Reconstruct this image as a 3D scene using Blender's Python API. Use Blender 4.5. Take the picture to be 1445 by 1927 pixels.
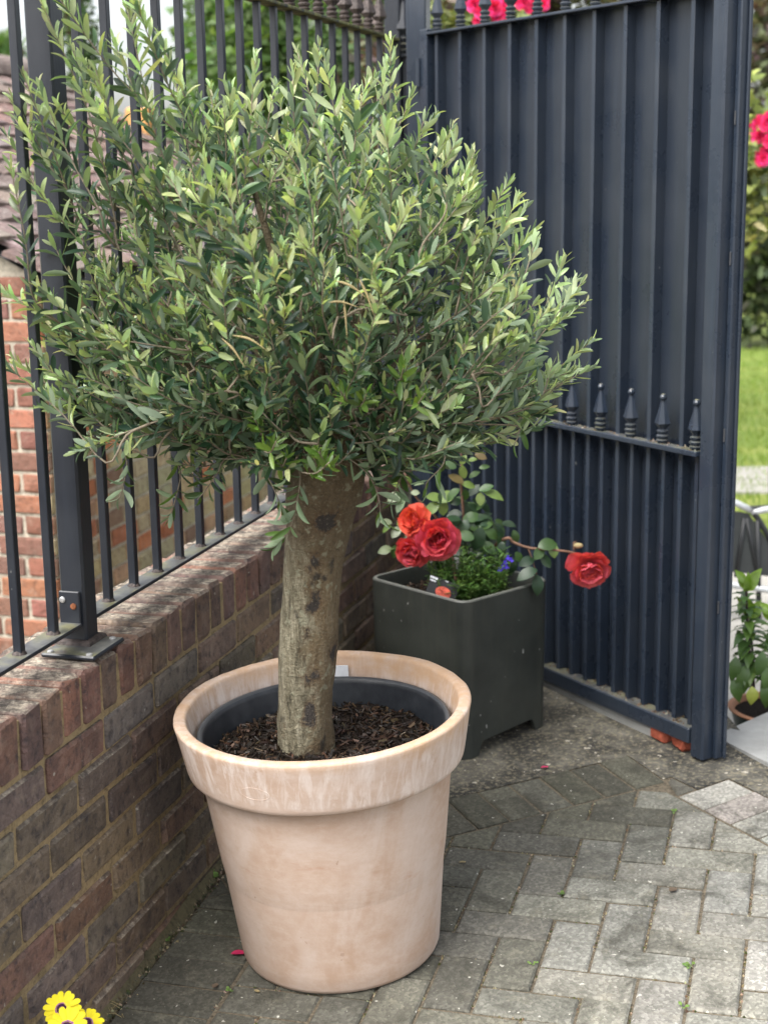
import bpy, bmesh, math, random
import numpy as np
from mathutils import Vector, Matrix, Quaternion, noise as mnoise

for o in list(bpy.data.objects):
    bpy.data.objects.remove(o)
scene = bpy.context.scene
COL = scene.collection
R_ = math.radians

# ------------------------------------------------------------------ camera
CAMZ = 1.55                       # phone height above the drive at the wall foot
PITCH, ROLL, FPX = 0.217943, -0.0148, 2850.0     # FPX: focal length in photo pixels (1445 x 1927)
_f = np.array([0, math.cos(PITCH), -math.sin(PITCH)])
_r = np.array([1.0, 0, 0])
_u = np.cross(_r, _f)
CR = _r * math.cos(ROLL) + _u * math.sin(ROLL)
CU = -_r * math.sin(ROLL) + _u * math.cos(ROLL)
CF = _f
CP = np.array([0, 0, CAMZ])
cam_data = bpy.data.cameras.new('camera')
cam = bpy.data.objects.new('camera', cam_data)
COL.objects.link(cam)
m = Matrix.Identity(4)
for i in range(3):
    m[i][0], m[i][1], m[i][2], m[i][3] = CR[i], CU[i], -CF[i], CP[i]
cam.matrix_world = m
cam_data.sensor_fit = 'VERTICAL'
cam_data.sensor_height = 36.0
cam_data.sensor_width = 36.0 * 1445 / 1927
cam_data.lens = 36.0 * FPX / 1927
cam_data.clip_start = 0.05
cam_data.clip_end = 600
cam_data.dof.use_dof = True
cam_data.dof.focus_distance = 2.92
cam_data.dof.aperture_fstop = 4.2
scene.camera = cam

# ------------------------------------------------------------------ light
SUN_EL, SUN_AZ = R_(54), R_(228)          # azimuth clockwise from +Y
world = bpy.data.worlds.new('World')
scene.world = world
world.use_nodes = True
wn = world.node_tree
bg = wn.nodes['Background']
sky = wn.nodes.new('ShaderNodeTexSky')
sky.sky_type = 'NISHITA'
sky.sun_disc = False
sky.sun_elevation = SUN_EL
sky.sun_rotation = SUN_AZ
sky.air_density = 1.0
sky.dust_density = 4.0
sky.ozone_density = 1.0
hsv = wn.nodes.new('ShaderNodeHueSaturation')      # overcast: the blue washed out of the sky
hsv.inputs['Saturation'].default_value = 0.30
wn.links.new(sky.outputs[0], hsv.inputs['Color'])
wn.links.new(hsv.outputs[0], bg.inputs[0])
bg.inputs[1].default_value = 0.125
sl = bpy.data.lights.new('sun', 'SUN')
sl.energy = 1.5
sl.angle = R_(50)
sl.color = (1.0, 0.97, 0.92)
sun = bpy.data.objects.new('sun', sl)
COL.objects.link(sun)
sdir = Vector((math.sin(SUN_AZ) * math.cos(SUN_EL), math.cos(SUN_AZ) * math.cos(SUN_EL), math.sin(SUN_EL)))
sun.rotation_euler = sdir.to_track_quat('Z', 'Y').to_euler()
sun.location = (0, -3, 8)
vs = scene.view_settings
vs.view_transform = 'Standard'
vs.look = 'None'
vs.exposure = 1.66
vs.gamma = 1.0
vs.use_curve_mapping = False
scene.render.engine = 'CYCLES'
scene.cycles.max_bounces = 8
scene.cycles.transparent_max_bounces = 8

# ------------------------------------------------------------------ frames of reference
def ray(px, py):
    return CF + CR * (px - 722.5) / FPX - CU * (py - 963.5) / FPX
def at_y(px, py, y):                       # point on a photo ray at forward distance y
    q = ray(px, py); return CP + q * (y / q[1])
def at_z(px, py, z):                       # point on a photo ray at height z
    q = ray(px, py); return CP + q * ((z - CAMZ) / q[2])
AZ = 0.282888                              # the wall's heading
D = np.array([math.sin(AZ), math.cos(AZ), 0]); N = np.array([math.cos(AZ), -math.sin(AZ), 0])
W0 = np.array([-0.58828, 2.45793, CAMZ - 0.971484])   # brick wall: joint below the coping
ZUP = np.array([0, 0, 1.0])
def WL(s, n, z=0.0):                       # wall frame -> world (z above the coping joint)
    return W0 + D * s + N * n + ZUP * z
GS, GN = 0.058, 0.02                       # fall of the drive
def gz(s, n):
    return W0[2] - 0.5777 + GS * (s - 0.148) + GN * n
def GP(s, n, dz=0.0):
    return np.array([*(W0 + D * s + N * n)[:2], gz(s, n) + dz])
def ground_px(px, py):
    q = ray(px, py)
    nn = ZUP - GS * D - GN * N
    p0 = GP(0, 0)
    return CP + q * (((p0 - CP) @ nn) / (q @ nn))
def to_sn(P):
    v = np.asarray(P) - W0
    return v @ D, v @ N
GAZ = -0.548365                            # the open gate's heading
G = np.array([math.sin(GAZ), math.cos(GAZ), 0])
GNRM = np.array([-math.cos(GAZ), math.sin(GAZ), 0])    # towards the camera side
G0 = ground_px(1334, 1432)
def GA(k, off, z):                         # gate frame: k along from the free stile, off towards camera, z world
    p = G0 + G * k + GNRM * off
    return np.array([p[0], p[1], z])

# ------------------------------------------------------------------ node helpers
def mat(name):
    m = bpy.data.materials.new(name)
    m.use_nodes = True
    nt = m.node_tree
    b = nt.nodes['Principled BSDF']
    return m, nt, b
def nd(nt, t, **kw):
    n = nt.nodes.new(t)
    for k, v in kw.items():
        if k in n.inputs: n.inputs[k].default_value = v
        else: setattr(n, k, v)
    return n
def noise(nt, vec, scale, detail=4, rough=0.6, dist=0.0):
    n = nd(nt, 'ShaderNodeTexNoise', Scale=scale, Detail=detail, Roughness=rough, Distortion=dist)
    if vec is not None: nt.links.new(vec, n.inputs['Vector'])
    return n.outputs['Fac']
def ramp(nt, fac, stops):
    r = nt.nodes.new('ShaderNodeValToRGB')
    e = r.color_ramp.elements
    while len(e) < len(stops): e.new(0.5)
    for i, (p, c) in enumerate(stops):
        e[i].position = p
        e[i].color = c if len(c) == 4 else (*c, 1)
    nt.links.new(fac, r.inputs[0])
    return r.outputs[0]
def g(v): return (v, v, v)
def mix(nt, fac, a, b, mode='MIX'):
    n = nt.nodes.new('ShaderNodeMix'); n.data_type = 'RGBA'; n.blend_type = mode
    for sock, v in ((n.inputs[0], fac), (n.inputs[6], a), (n.inputs[7], b)):
        if hasattr(v, 'links') or hasattr(v, 'is_linked'): nt.links.new(v, sock)
        else: sock.default_value = v if not isinstance(v, tuple) else (*v[:3], 1)
    return n.outputs[2]
def math_(nt, op, a, b=None, clamp=False):
    n = nt.nodes.new('ShaderNodeMath'); n.operation = op; n.use_clamp = clamp
    for i, v in enumerate((a, b)):
        if v is None: continue
        if hasattr(v, 'is_linked'): nt.links.new(v, n.inputs[i])
        else: n.inputs[i].default_value = v
    return n.outputs[0]
def bump(nt, b, h, strength=0.3, dist=0.01):
    n = nd(nt, 'ShaderNodeBump', Strength=strength, Distance=dist)
    nt.links.new(h, n.inputs['Height'])
    nt.links.new(n.outputs[0], b.inputs['Normal'])
def coords(nt, kind='Object'):
    return nt.nodes.new('ShaderNodeTexCoord').outputs[kind]
def wpos(nt):
    return nt.nodes.new('ShaderNodeNewGeometry').outputs['Position']
def mapv(nt, v, scale=(1, 1, 1), rot=(0, 0, 0), loc=(0, 0, 0)):
    n = nt.nodes.new('ShaderNodeMapping')
    n.inputs['Scale'].default_value = scale; n.inputs['Rotation'].default_value = rot; n.inputs['Location'].default_value = loc
    nt.links.new(v, n.inputs['Vector']); return n.outputs[0]
def ocol(nt): return nt.nodes.new('ShaderNodeObjectInfo').outputs['Color']
def link(nt, a, b): nt.links.new(a, b)

M = {}
def plain(name, col, rough=0.6, spec=0.5, metal=0.0, var=0.15, scale=20, bmp=0.0):
    m, nt, b = mat(name)
    p = wpos(nt)
    f = noise(nt, p, scale, 5)
    c = ramp(nt, f, [(0.25, tuple(x * (1 - var) for x in col)), (0.75, tuple(min(1, x * (1 + var)) for x in col))])
    link(nt, c, b.inputs['Base Color'])
    b.inputs['Roughness'].default_value = rough
    b.inputs['Specular IOR Level'].default_value = spec
    b.inputs['Metallic'].default_value = metal
    if bmp: bump(nt, b, f, bmp, 0.01)
    M[name] = m
    return m

def brick_mat(name, dark=(0.035, 0.03, 0.035), speck=(0.45, 0.42, 0.36), speck_amt=0.72, dk=0.55, topgrime=0.0):
    m, nt, b = mat(name)
    p = wpos(nt)
    base = ocol(nt)
    n1 = noise(nt, p, 9, 6, 0.65)
    n2 = noise(nt, p, 42, 5, 0.7)
    n3 = noise(nt, p, 150, 3, 0.7)
    c = mix(nt, ramp(nt, n1, [(0.42, g(0)), (0.68, g(dk))]), base, dark)
    c = mix(nt, ramp(nt, n2, [(0.34, g(0.75)), (0.50, g(0))]), c, dark)
    lt = mix(nt, 0.5, base, (0.42, 0.34, 0.27))
    c = mix(nt, ramp(nt, noise(nt, p, 26, 4, 0.7), [(0.52, g(0)), (0.72, g(0.55))]), c, lt)
    c = mix(nt, ramp(nt, noise(nt, mapv(nt, p, loc=(3, 1, 2)), 60, 2, 0.5), [(speck_amt, g(0)), (speck_amt + 0.04, g(0.7))]), c, speck)
    if topgrime:
        nz = nt.nodes.new('ShaderNodeSeparateXYZ')
        link(nt, nt.nodes.new('ShaderNodeNewGeometry').outputs['True Normal'], nz.inputs[0])
        up = ramp(nt, nz.outputs[2], [(0.6, g(0)), (0.9, g(1))])
        st = mapv(nt, p, scale=(1, 1, 1))
        gr = ramp(nt, noise(nt, st, 55, 6, 0.75, 0.4), [(0.34, (0.03, 0.028, 0.025)), (0.47, (0.15, 0.125, 0.10)), (0.6, (0.42, 0.36, 0.28)), (0.75, (0.55, 0.50, 0.42))])
        amt = math_(nt, 'MULTIPLY', up, ramp(nt, noise(nt, p, 11, 4), [(0.40, g(0.25)), (0.5, g(topgrime))]))
        c = mix(nt, amt, c, gr)
    link(nt, c, b.inputs['Base Color'])
    b.inputs['Roughness'].default_value = 0.85
    h = math_(nt, 'ADD', n2, math_(nt, 'MULTIPLY', n3, 0.6))
    bump(nt, b, h, 0.9, 0.010)
    M[name] = m
brick_mat('old_brick', topgrime=0.95)
brick_mat('house_brick', dark=(0.12, 0.06, 0.04), dk=0.35, speck=(0.5, 0.4, 0.3))
brick_mat('roof_tile_clay', dark=(0.09, 0.065, 0.06), dk=0.5, speck=(0.40, 0.36, 0.32), speck_amt=0.62)

def mortar_mat(name, col):
    m, nt, b = mat(name)
    p = wpos(nt)
    f = noise(nt, p, 70, 6, 0.75)
    l = noise(nt, p, 7, 4)
    c = ramp(nt, f, [(0.3, tuple(x * 0.35 for x in col)), (0.5, col), (0.75, tuple(min(1, x * 1.25) for x in col))])
    c = mix(nt, ramp(nt, l, [(0.56, g(0)), (0.72, g(0.7))]), c, (0.04, 0.036, 0.022))
    link(nt, c, b.inputs['Base Color']); b.inputs['Roughness'].default_value = 0.95
    bump(nt, b, f, 0.9, 0.01)
    M[name] = m
mortar_mat('sand_mortar', (0.38, 0.285, 0.155))
mortar_mat('mossy_mortar', (0.13, 0.112, 0.06))
mortar_mat('pale_mortar', (0.50, 0.45, 0.36))

def paint_mat(name, col, rough=0.32, dust=0.25):
    m, nt, b = mat(name)
    p = wpos(nt)
    n1 = noise(nt, p, 6, 5, 0.6)
    st = noise(nt, mapv(nt, p, scale=(60, 60, 1.2)), 3, 4, 0.6)
    c = mix(nt, ramp(nt, n1, [(0.35, g(0)), (0.8, g(dust))]), col, (0.10, 0.105, 0.105))
    c = mix(nt, ramp(nt, st, [(0.5, g(0)), (0.85, g(0.35))]), c, tuple(x * 2.2 for x in col))
    chip = ramp(nt, noise(nt, mapv(nt, p, scale=(1, 1, 0.5)), 75, 2, 0.4), [(0.80, g(0)), (0.82, g(0.5))])
    c = mix(nt, chip, c, (0.42, 0.42, 0.40))
    # dust settles on faces that look up
    nz = nt.nodes.new('ShaderNodeSeparateXYZ')
    link(nt, nt.nodes.new('ShaderNodeNewGeometry').outputs['True Normal'], nz.inputs[0])
    up = math_(nt, 'MULTIPLY', ramp(nt, nz.outputs[2], [(0.7, g(0)), (0.95, g(1))]), ramp(nt, noise(nt, p, 30, 5, 0.7), [(0.3, g(0.35)), (0.6, g(0.9))]))
    dc = ramp(nt, noise(nt, p, 14, 5, 0.6), [(0.36, (0.08, 0.08, 0.085)), (0.5, (0.14, 0.14, 0.125)), (0.62, (0.19, 0.185, 0.10)), (0.75, (0.13, 0.085, 0.05))])
    c = mix(nt, up, c, dc)
    link(nt, c, b.inputs['Base Color'])
    rr = ramp(nt, n1, [(0.3, g(rough)), (0.8, g(rough + 0.2))])
    link(nt, rr, b.inputs['Roughness'])
    bump(nt, b, noise(nt, mapv(nt, p, scale=(1, 1, 0.3)), 90, 3), 0.12, 0.004)
    M[name] = m
paint_mat('navy_gloss_paint', (0.018, 0.026, 0.041), 0.22, 0.18)
paint_mat('navy_sheet_paint', (0.014, 0.0195, 0.030), 0.24, 0.10)
paint_mat('black_rail_paint', (0.011, 0.014, 0.021), 0.30, 0.10)
def mossy_rail():
    m, nt, b = mat('mossy_rail')
    p = wpos(nt)
    c = ramp(nt, noise(nt, p, 28, 5, 0.7), [(0.38, (0.014, 0.017, 0.022)), (0.50, (0.10, 0.10, 0.03)), (0.66, (0.23, 0.22, 0.07))])
    link(nt, c, b.inputs['Base Color']); b.inputs['Roughness'].default_value = 0.7
    M['mossy_rail'] = m
mossy_rail()
plain('zinc', (0.42, 0.42, 0.42), 0.45, 0.5, 0.6, 0.3, 200)
plain('rust', (0.20, 0.075, 0.035), 0.9, 0.2, 0, 0.5, 120, 0.5)
plain('rust_paint', (0.055, 0.042, 0.038), 0.6, 0.4, 0, 0.7, 90, 0.5)
plain('gutter_plastic', (0.045, 0.047, 0.052), 0.5)
plain('soil', (0.014, 0.009, 0.006), 0.95, 0.2, 0, 0.8, 90, 1.0)
plain('bark_chip', (0.045, 0.027, 0.018), 0.9, 0.2, 0, 0.9, 150, 0.6)
plain('white_card', (0.75, 0.77, 0.80), 0.5)
plain('ink', (0.06, 0.06, 0.07), 0.6)
plain('black_card', (0.012, 0.013, 0.015), 0.45)
plain('red_print', (0.62, 0.10, 0.06), 0.5, 0.5, 0, 0.6, 160)
plain('joint_dirt', (0.15, 0.125, 0.09), 0.95, 0.2, 0, 0.65, 130, 1.0)
plain('moss', (0.06, 0.075, 0.018), 0.95, 0.2, 0, 0.5, 60)
plain('twig_bark', (0.20, 0.165, 0.12), 0.8, 0.3, 0, 0.3, 90)
plain('tree_bark', (0.07, 0.05, 0.035), 0.9, 0.2, 0, 0.4, 20, 0.6)
plain('cane', (0.16, 0.09, 0.06), 0.7, 0.3, 0, 0.4, 60)
plain('dark_stem', (0.04, 0.02, 0.02), 0.6)
plain('green_stem', (0.10, 0.16, 0.04), 0.6)
plain('terrain', (0.07, 0.06, 0.04), 0.95, 0.2, 0, 0.4, 3)
plain('patio_stone', (0.36, 0.345, 0.31), 0.85, 0.3, 0, 0.18, 9, 0.3)
plain('step_slab', (0.27, 0.272, 0.262), 0.8, 0.3, 0, 0.22, 12, 0.3)
plain('grey_tube', (0.55, 0.57, 0.58), 0.4, 0.5, 0.3)
plain('dark_tube', (0.018, 0.02, 0.022), 0.5)
plain('sling_fabric', (0.05, 0.055, 0.055), 0.85, 0.3, 0, 0.2, 8)
plain('green_glaze', (0.010, 0.042, 0.027), 0.22, 0.5, 0, 0.5, 25)
plain('terra_lip', (0.42, 0.20, 0.11), 0.75)
plain('yellow_petal', (0.88, 0.74, 0.02), 0.6, 0.3, 0, 0.06)
plain('daisy_eye', (0.06, 0.015, 0.06), 0.8, 0.3, 0, 0.7, 700)
plain('daisy_ring', (0.40, 0.12, 0.38), 0.8)
plain('blue_petal', (0.07, 0.035, 0.55), 0.6)
plain('red_brick_piece', (0.33, 0.085, 0.05), 0.9, 0.2, 0, 0.35, 60, 0.5)
plain('dead_leaf', (0.10, 0.07, 0.045), 0.8)
plain('pink_petal', (0.50, 0.025, 0.10), 0.55)
plain('fawn_leaf', (0.30, 0.24, 0.12), 0.7, 0.3, 0, 0.3)
plain('white_chip', (0.70, 0.68, 0.62), 0.8)
plain('chimney_clay', (0.50, 0.27, 0.10), 0.9, 0.2, 0, 0.3, 12)

# pot clay: pale pink terracotta with chalky bloom, warmer lip
def clay():
    m, nt, b = mat('pale_terracotta')
    p = coords(nt)
    sep = nt.nodes.new('ShaderNodeSeparateXYZ'); link(nt, p, sep.inputs[0])
    n1 = noise(nt, p, 5.5, 5, 0.55, 0.6)
    n2 = noise(nt, mapv(nt, p, scale=(3, 3, 1.6)), 2.6, 5, 0.6, 1.2)
    n3 = noise(nt, p, 160, 3, 0.6)
    ring = noise(nt, mapv(nt, p, scale=(0.6, 0.6, 60)), 2.0, 3, 0.5)
    c = ramp(nt, n1, [(0.30, (0.52, 0.405, 0.335)), (0.48, (0.48, 0.355, 0.278)), (0.66, (0.43, 0.295, 0.212))])
    c = mix(nt, ramp(nt, n2, [(0.42, g(0)), (0.75, g(0.5))]), c, (0.62, 0.545, 0.50))
    c = mix(nt, ramp(nt, ring, [(0.5, g(0)), (0.75, g(0.07))]), c, (0.63, 0.52, 0.45))
    band = nt.nodes.new('ShaderNodeValToRGB'); band.color_ramp.elements[0].position = 0.785; band.color_ramp.elements[1].position = 0.80
    link(nt, math_(nt, 'DIVIDE', sep.outputs[2], 0.52), band.inputs[0])
    stk = ramp(nt, noise(nt, mapv(nt, p, scale=(26, 26, 4)), 2.0, 5, 0.65, 0.7), [(0.45, g(0)), (0.62, g(0.75))])
    c = mix(nt, math_(nt, 'MULTIPLY', band.outputs[0], stk), c, (0.66, 0.58, 0.53))
    # lip: warmer clay where the bloom has worn off (near the top edge)
    lip = math_(nt, 'MULTIPLY', ramp(nt, sep.outputs[2], [(0.965, g(0)), (0.995, g(1))]), ramp(nt, noise(nt, p, 14, 4), [(0.38, g(0.2)), (0.6, g(0.9))]))
    z2 = math_(nt, 'DIVIDE', sep.outputs[2], 0.52)
    rp = nt.nodes.new('ShaderNodeValToRGB'); rp.color_ramp.elements[0].position = 0.93; rp.color_ramp.elements[1].position = 0.985
    link(nt, z2, rp.inputs[0])
    lip = math_(nt, 'MULTIPLY', rp.outputs[0], ramp(nt, noise(nt, p, 12, 4), [(0.35, g(0.25)), (0.6, g(0.95))]))
    c = mix(nt, lip, c, (0.55, 0.36, 0.225))
    # scuffs and damp marks
    sc = ramp(nt, noise(nt, mapv(nt, p, scale=(4, 4, 16), rot=(0.3, 0.4, 0.2)), 2.4, 4, 0.6), [(0.66, g(0)), (0.74, g(0.55))])
    c = mix(nt, sc, c, (0.43, 0.27, 0.19))
    c = mix(nt, ramp(nt, noise(nt, p, 55, 2, 0.5), [(0.74, g(0)), (0.77, g(0.6))]), c, (0.30, 0.18, 0.12))
    link(nt, c, b.inputs['Base Color'])
    grain = noise(nt, mapv(nt, p, scale=(1, 1, 1.6)), 26, 6, 0.7)
    c = mix(nt, ramp(nt, grain, [(0.45, g(0)), (0.7, g(0.35))]), c, (0.62, 0.52, 0.46))
    c = mix(nt, ramp(nt, grain, [(0.28, g(0.3)), (0.42, g(0))]), c, (0.40, 0.27, 0.19))
    link(nt, c, b.inputs['Base Color'])
    b.inputs['Roughness'].default_value = 0.95
    b.inputs['Specular IOR Level'].default_value = 0.1
    bump(nt, b, math_(nt, 'ADD', n3, math_(nt, 'MULTIPLY', ring, .4)), 0.15, 0.003)
    M['pale_terracotta'] = m
clay()

def black_plastic():
    m, nt, b = mat('black_plastic')
    p = wpos(nt)
    f = noise(nt, p, 30, 5)
    c = ramp(nt, f, [(0.35, (0.012, 0.015, 0.02)), (0.7, (0.03, 0.034, 0.04))])
    nz = nt.nodes.new('ShaderNodeSeparateXYZ'); link(nt, nt.nodes.new('ShaderNodeNewGeometry').outputs['True Normal'], nz.inputs[0])
    up = ramp(nt, nz.outputs[2], [(0.5, g(0)), (0.95, g(0.35))])
    c = mix(nt, up, c, (0.16, 0.165, 0.17))
    link(nt, c, b.inputs['Base Color']); b.inputs['Roughness'].default_value = 0.42
    M['black_plastic'] = m
black_plastic()

def planter_mat():
    m, nt, b = mat('green_grey_resin')
    p = wpos(nt)
    f = noise(nt, p, 7, 5, 0.6)
    st = noise(nt, mapv(nt, p, scale=(30, 30, 1.5)), 2, 4, 0.6)
    c = ramp(nt, f, [(0.3, (0.021, 0.024, 0.0215)), (0.7, (0.044, 0.049, 0.043))])
    c = mix(nt, ramp(nt, st, [(0.5, g(0)), (0.8, g(0.5))]), c, (0.055, 0.056, 0.042))
    sp = ramp(nt, noise(nt, mapv(nt, p, scale=(1, 1, 0.5)), 85, 1, 0.4), [(0.775, g(0)), (0.795, g(0.7))])
    c = mix(nt, sp, c, (0.42, 0.42, 0.40))
    nz = nt.nodes.new('ShaderNodeSeparateXYZ'); link(nt, nt.nodes.new('ShaderNodeNewGeometry').outputs['True Normal'], nz.inputs[0])
    c = mix(nt, ramp(nt, nz.outputs[2], [(0.6, g(0)), (0.95, g(0.6))]), c, (0.25, 0.25, 0.22))
    link(nt, c, b.inputs['Base Color']); b.inputs['Roughness'].default_value = 0.42
    bump(nt, b, noise(nt, p, 60, 3), 0.1, 0.003)
    M['green_grey_resin'] = m
planter_mat()

# block paving: stone chips in grey concrete, darker algae where the block's own tint says so
def paver_mat():
    m, nt, b = mat('block_paving')
    p = wpos(nt)
    base = ocol(nt)
    chips = nd(nt, 'ShaderNodeTexVoronoi', Scale=170.0); link(nt, p, chips.inputs['Vector'])
    n1 = noise(nt, p, 8, 6, 0.7, 0.5)
    n2 = noise(nt, p, 300, 3, 0.7)
    cc = ramp(nt, chips.outputs['Color'], [(0.2, g(0.78)), (0.55, g(1.0)), (0.85, g(1.35))])
    c = mix(nt, 1.0, base, cc, 'MULTIPLY')
    c = mix(nt, ramp(nt, n1, [(0.47, g(0)), (0.66, g(0.8))]), c, (0.045, 0.043, 0.033))
    c = mix(nt, ramp(nt, noise(nt, p, 26, 5, 0.7), [(0.55, g(0)), (0.75, g(0.3))]), c, (0.33, 0.30, 0.22))
    c = mix(nt, ramp(nt, noise(nt, mapv(nt, p, loc=(5, 2, 1)), 75, 1, 0.4), [(0.755, g(0)), (0.775, g(0.75))]), c, (0.55, 0.53, 0.46))
    link(nt, c, b.inputs['Base Color']); b.inputs['Roughness'].default_value = 0.9
    b.inputs['Specular IOR Level'].default_value = 0.3
    bump(nt, b, math_(nt, 'ADD', n2, math_(nt, 'MULTIPLY', chips.outputs['Distance'], 0.8)), 0.5, 0.004)
    M['block_paving'] = m
paver_mat()
def concrete_mat():
    m, nt, b = mat('stained_concrete')
    p = wpos(nt)
    n1 = noise(nt, p, 5, 6, 0.7, 0.6)
    n2 = noise(nt, p, 90, 4, 0.7)
    c = ramp(nt, n1, [(0.43, (0.022, 0.021, 0.018)), (0.54, (0.075, 0.07, 0.057)), (0.70, (0.19, 0.175, 0.14))])
    c = mix(nt, ramp(nt, n2, [(0.5, g(0)), (0.62, g(0.55))]), c, (0.27, 0.235, 0.155))
    c = mix(nt, ramp(nt, noise(nt, p, 60, 2, 0.5), [(0.68, g(0)), (0.71, g(0.8))]), c, (0.48, 0.44, 0.36))
    link(nt, c, b.inputs['Base Color']); b.inputs['Roughness'].default_value = 0.9
    bump(nt, b, n2, 0.5, 0.006)
    M['stained_concrete'] = m
concrete_mat()

def trunk_mat():
    m, nt, b = mat('olive_bark')
    p = coords(nt)
    sep = nt.nodes.new('ShaderNodeSeparateXYZ'); link(nt, p, sep.inputs[0])
    st = noise(nt, mapv(nt, p, scale=(30, 30, 6)), 2.2, 6, 0.75)
    n1 = noise(nt, p, 10, 5, 0.6, 0.5)
    n2 = noise(nt, p, 120, 4, 0.7)
    c = ramp(nt, st, [(0.34, (0.07, 0.06, 0.036)), (0.5, (0.24, 0.21, 0.135)), (0.66, (0.42, 0.38, 0.27))])
    # orange-brown weathered flank to the right, and brown upper part
    side = math_(nt, 'ADD', math_(nt, 'MULTIPLY', sep.outputs[0], 7.0), math_(nt, 'MULTIPLY', n1, 1.6))
    c = mix(nt, ramp(nt, side, [(0.80, g(0)), (1.10, g(0.7))]), c, mix(nt, n2, (0.07, 0.045, 0.02), (0.24, 0.15, 0.065)))
    hi = math_(nt, 'ADD', sep.outputs[2], math_(nt, 'MULTIPLY', math_(nt, 'SUBTRACT', n1, 0.5), 0.25))
    c = mix(nt, ramp(nt, hi, [(0.36, g(0)), (0.46, g(0.75))]), c, mix(nt, n2, (0.045, 0.033, 0.018), (0.20, 0.14, 0.075)))
    # lichen dots and black canker scars
    c = mix(nt, ramp(nt, noise(nt, p, 48, 2, 0.5), [(0.60, g(0)), (0.68, g(0.55))]), c, (0.36, 0.36, 0.25))
    c = mix(nt, ramp(nt, noise(nt, mapv(nt, p, scale=(1, 1, 0.7), loc=(0.31, 0.1, 0.43)), 17, 3, 0.6), [(0.63, g(0)), (0.70, g(0.85))]), c, (0.03, 0.025, 0.02))
    att = nt.nodes.new('ShaderNodeAttribute'); att.attribute_name = 'scar'
    wob = math_(nt, 'MULTIPLY', math_(nt, 'SUBTRACT', noise(nt, mapv(nt, p, scale=(1, 1, 0.6)), 34, 6, 0.8, 0.6), 0.5), 2.6)
    jag = math_(nt, 'ADD', att.outputs['Fac'], wob)
    c = mix(nt, ramp(nt, jag, [(0.20, g(0)), (0.55, g(0.75))]), c, mix(nt, n2, (0.06, 0.036, 0.018), (0.19, 0.115, 0.055)))
    c = mix(nt, ramp(nt, jag, [(0.52, g(0)), (0.72, g(0.95))]), c, mix(nt, noise(nt, p, 90, 4, 0.7), (0.008, 0.007, 0.007), (0.07, 0.058, 0.05)))
    c = mix(nt, ramp(nt, noise(nt, p, 210, 3, 0.6), [(0.58, g(0)), (0.72, g(0.4))]), c, (0.40, 0.37, 0.27))
    link(nt, c, b.inputs['Base Color']); b.inputs['Roughness'].default_value = 0.85
    bump(nt, b, math_(nt, 'ADD', math_(nt, 'MULTIPLY', st, 1.2), n2), 1.0, 0.014)
    M['olive_bark'] = m
trunk_mat()

# leaves: glossy upper side, paler matt underside, light passing through
def leaf_mat(name, source, back=(1.5, 1.45, 1.4), backmix=(0.30, 0.33, 0.20), backfac=0.5, gloss=0.33, trans=0.3):
    m, nt, b = mat(name)
    if source == 'object': base = ocol(nt)
    else:
        a = nt.nodes.new('ShaderNodeAttribute'); a.attribute_name = 'lc'; base = a.outputs['Color']
    p = wpos(nt)
    base = mix(nt, ramp(nt, noise(nt, p, 55, 3), [(0.3, g(0.22)), (0.7, g(0))]), base, (0.02, 0.03, 0.012))
    bf = nt.nodes.new('ShaderNodeNewGeometry').outputs['Backfacing']
    under = mix(nt, backfac, base, backmix)
    c = mix(nt, bf, base, under)
    link(nt, c, b.inputs['Base Color'])
    rr = nt.nodes.new('ShaderNodeMapRange'); link(nt, bf, rr.inputs[0]); rr.inputs[3].default_value = gloss; rr.inputs[4].default_value = 0.75
    link(nt, rr.outputs[0], b.inputs['Roughness'])
    tr = nt.nodes.new('ShaderNodeBsdfTranslucent')
    tc = mix(nt, 1.0, base, (1.9, 1.9, 0.9), 'MULTIPLY'); link(nt, tc, tr.inputs[0])
    ms = nt.nodes.new('ShaderNodeMixShader'); ms.inputs[0].default_value = trans
    link(nt, b.outputs[0], ms.inputs[1]); link(nt, tr.outputs[0], ms.inputs[2])
    link(nt, ms.outputs[0], nt.nodes['Material Output'].inputs[0])
    M[name] = m
leaf_mat('olive_leaf', 'object', backmix=(0.36, 0.45, 0.31), backfac=.6)
leaf_mat('olive_leaf_mass', 'attr', backmix=(0.36, 0.45, 0.31), backfac=.6)
leaf_mat('garden_leaf', 'object', backmix=(0.22, 0.30, 0.14), gloss=0.35)
leaf_mat('garden_leaf_mass', 'attr', backmix=(0.18, 0.25, 0.10), gloss=0.5)
leaf_mat('petal', 'object', backmix=(0.62, 0.12, 0.22), backfac=0.45, gloss=0.6, trans=0.22)

def lawn_mat():
    m, nt, b = mat('lawn_grass')
    p = wpos(nt)
    n1 = noise(nt, p, 40, 5, 0.7)
    n2 = noise(nt, mapv(nt, p, scale=(0.25, 1.2, 1)), 1.6, 3)
    c = ramp(nt, n1, [(0.3, (0.10, 0.16, 0.02)), (0.7, (0.24, 0.31, 0.06))])
    c = mix(nt, ramp(nt, n2, [(0.45, g(0)), (0.6, g(0.5))]), c, (0.32, 0.33, 0.08))
    link(nt, c, b.inputs['Base Color']); b.inputs['Roughness'].default_value = 0.9
    bump(nt, b, n1, 0.8, 0.02)
    M['lawn_grass'] = m
lawn_mat()

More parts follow.
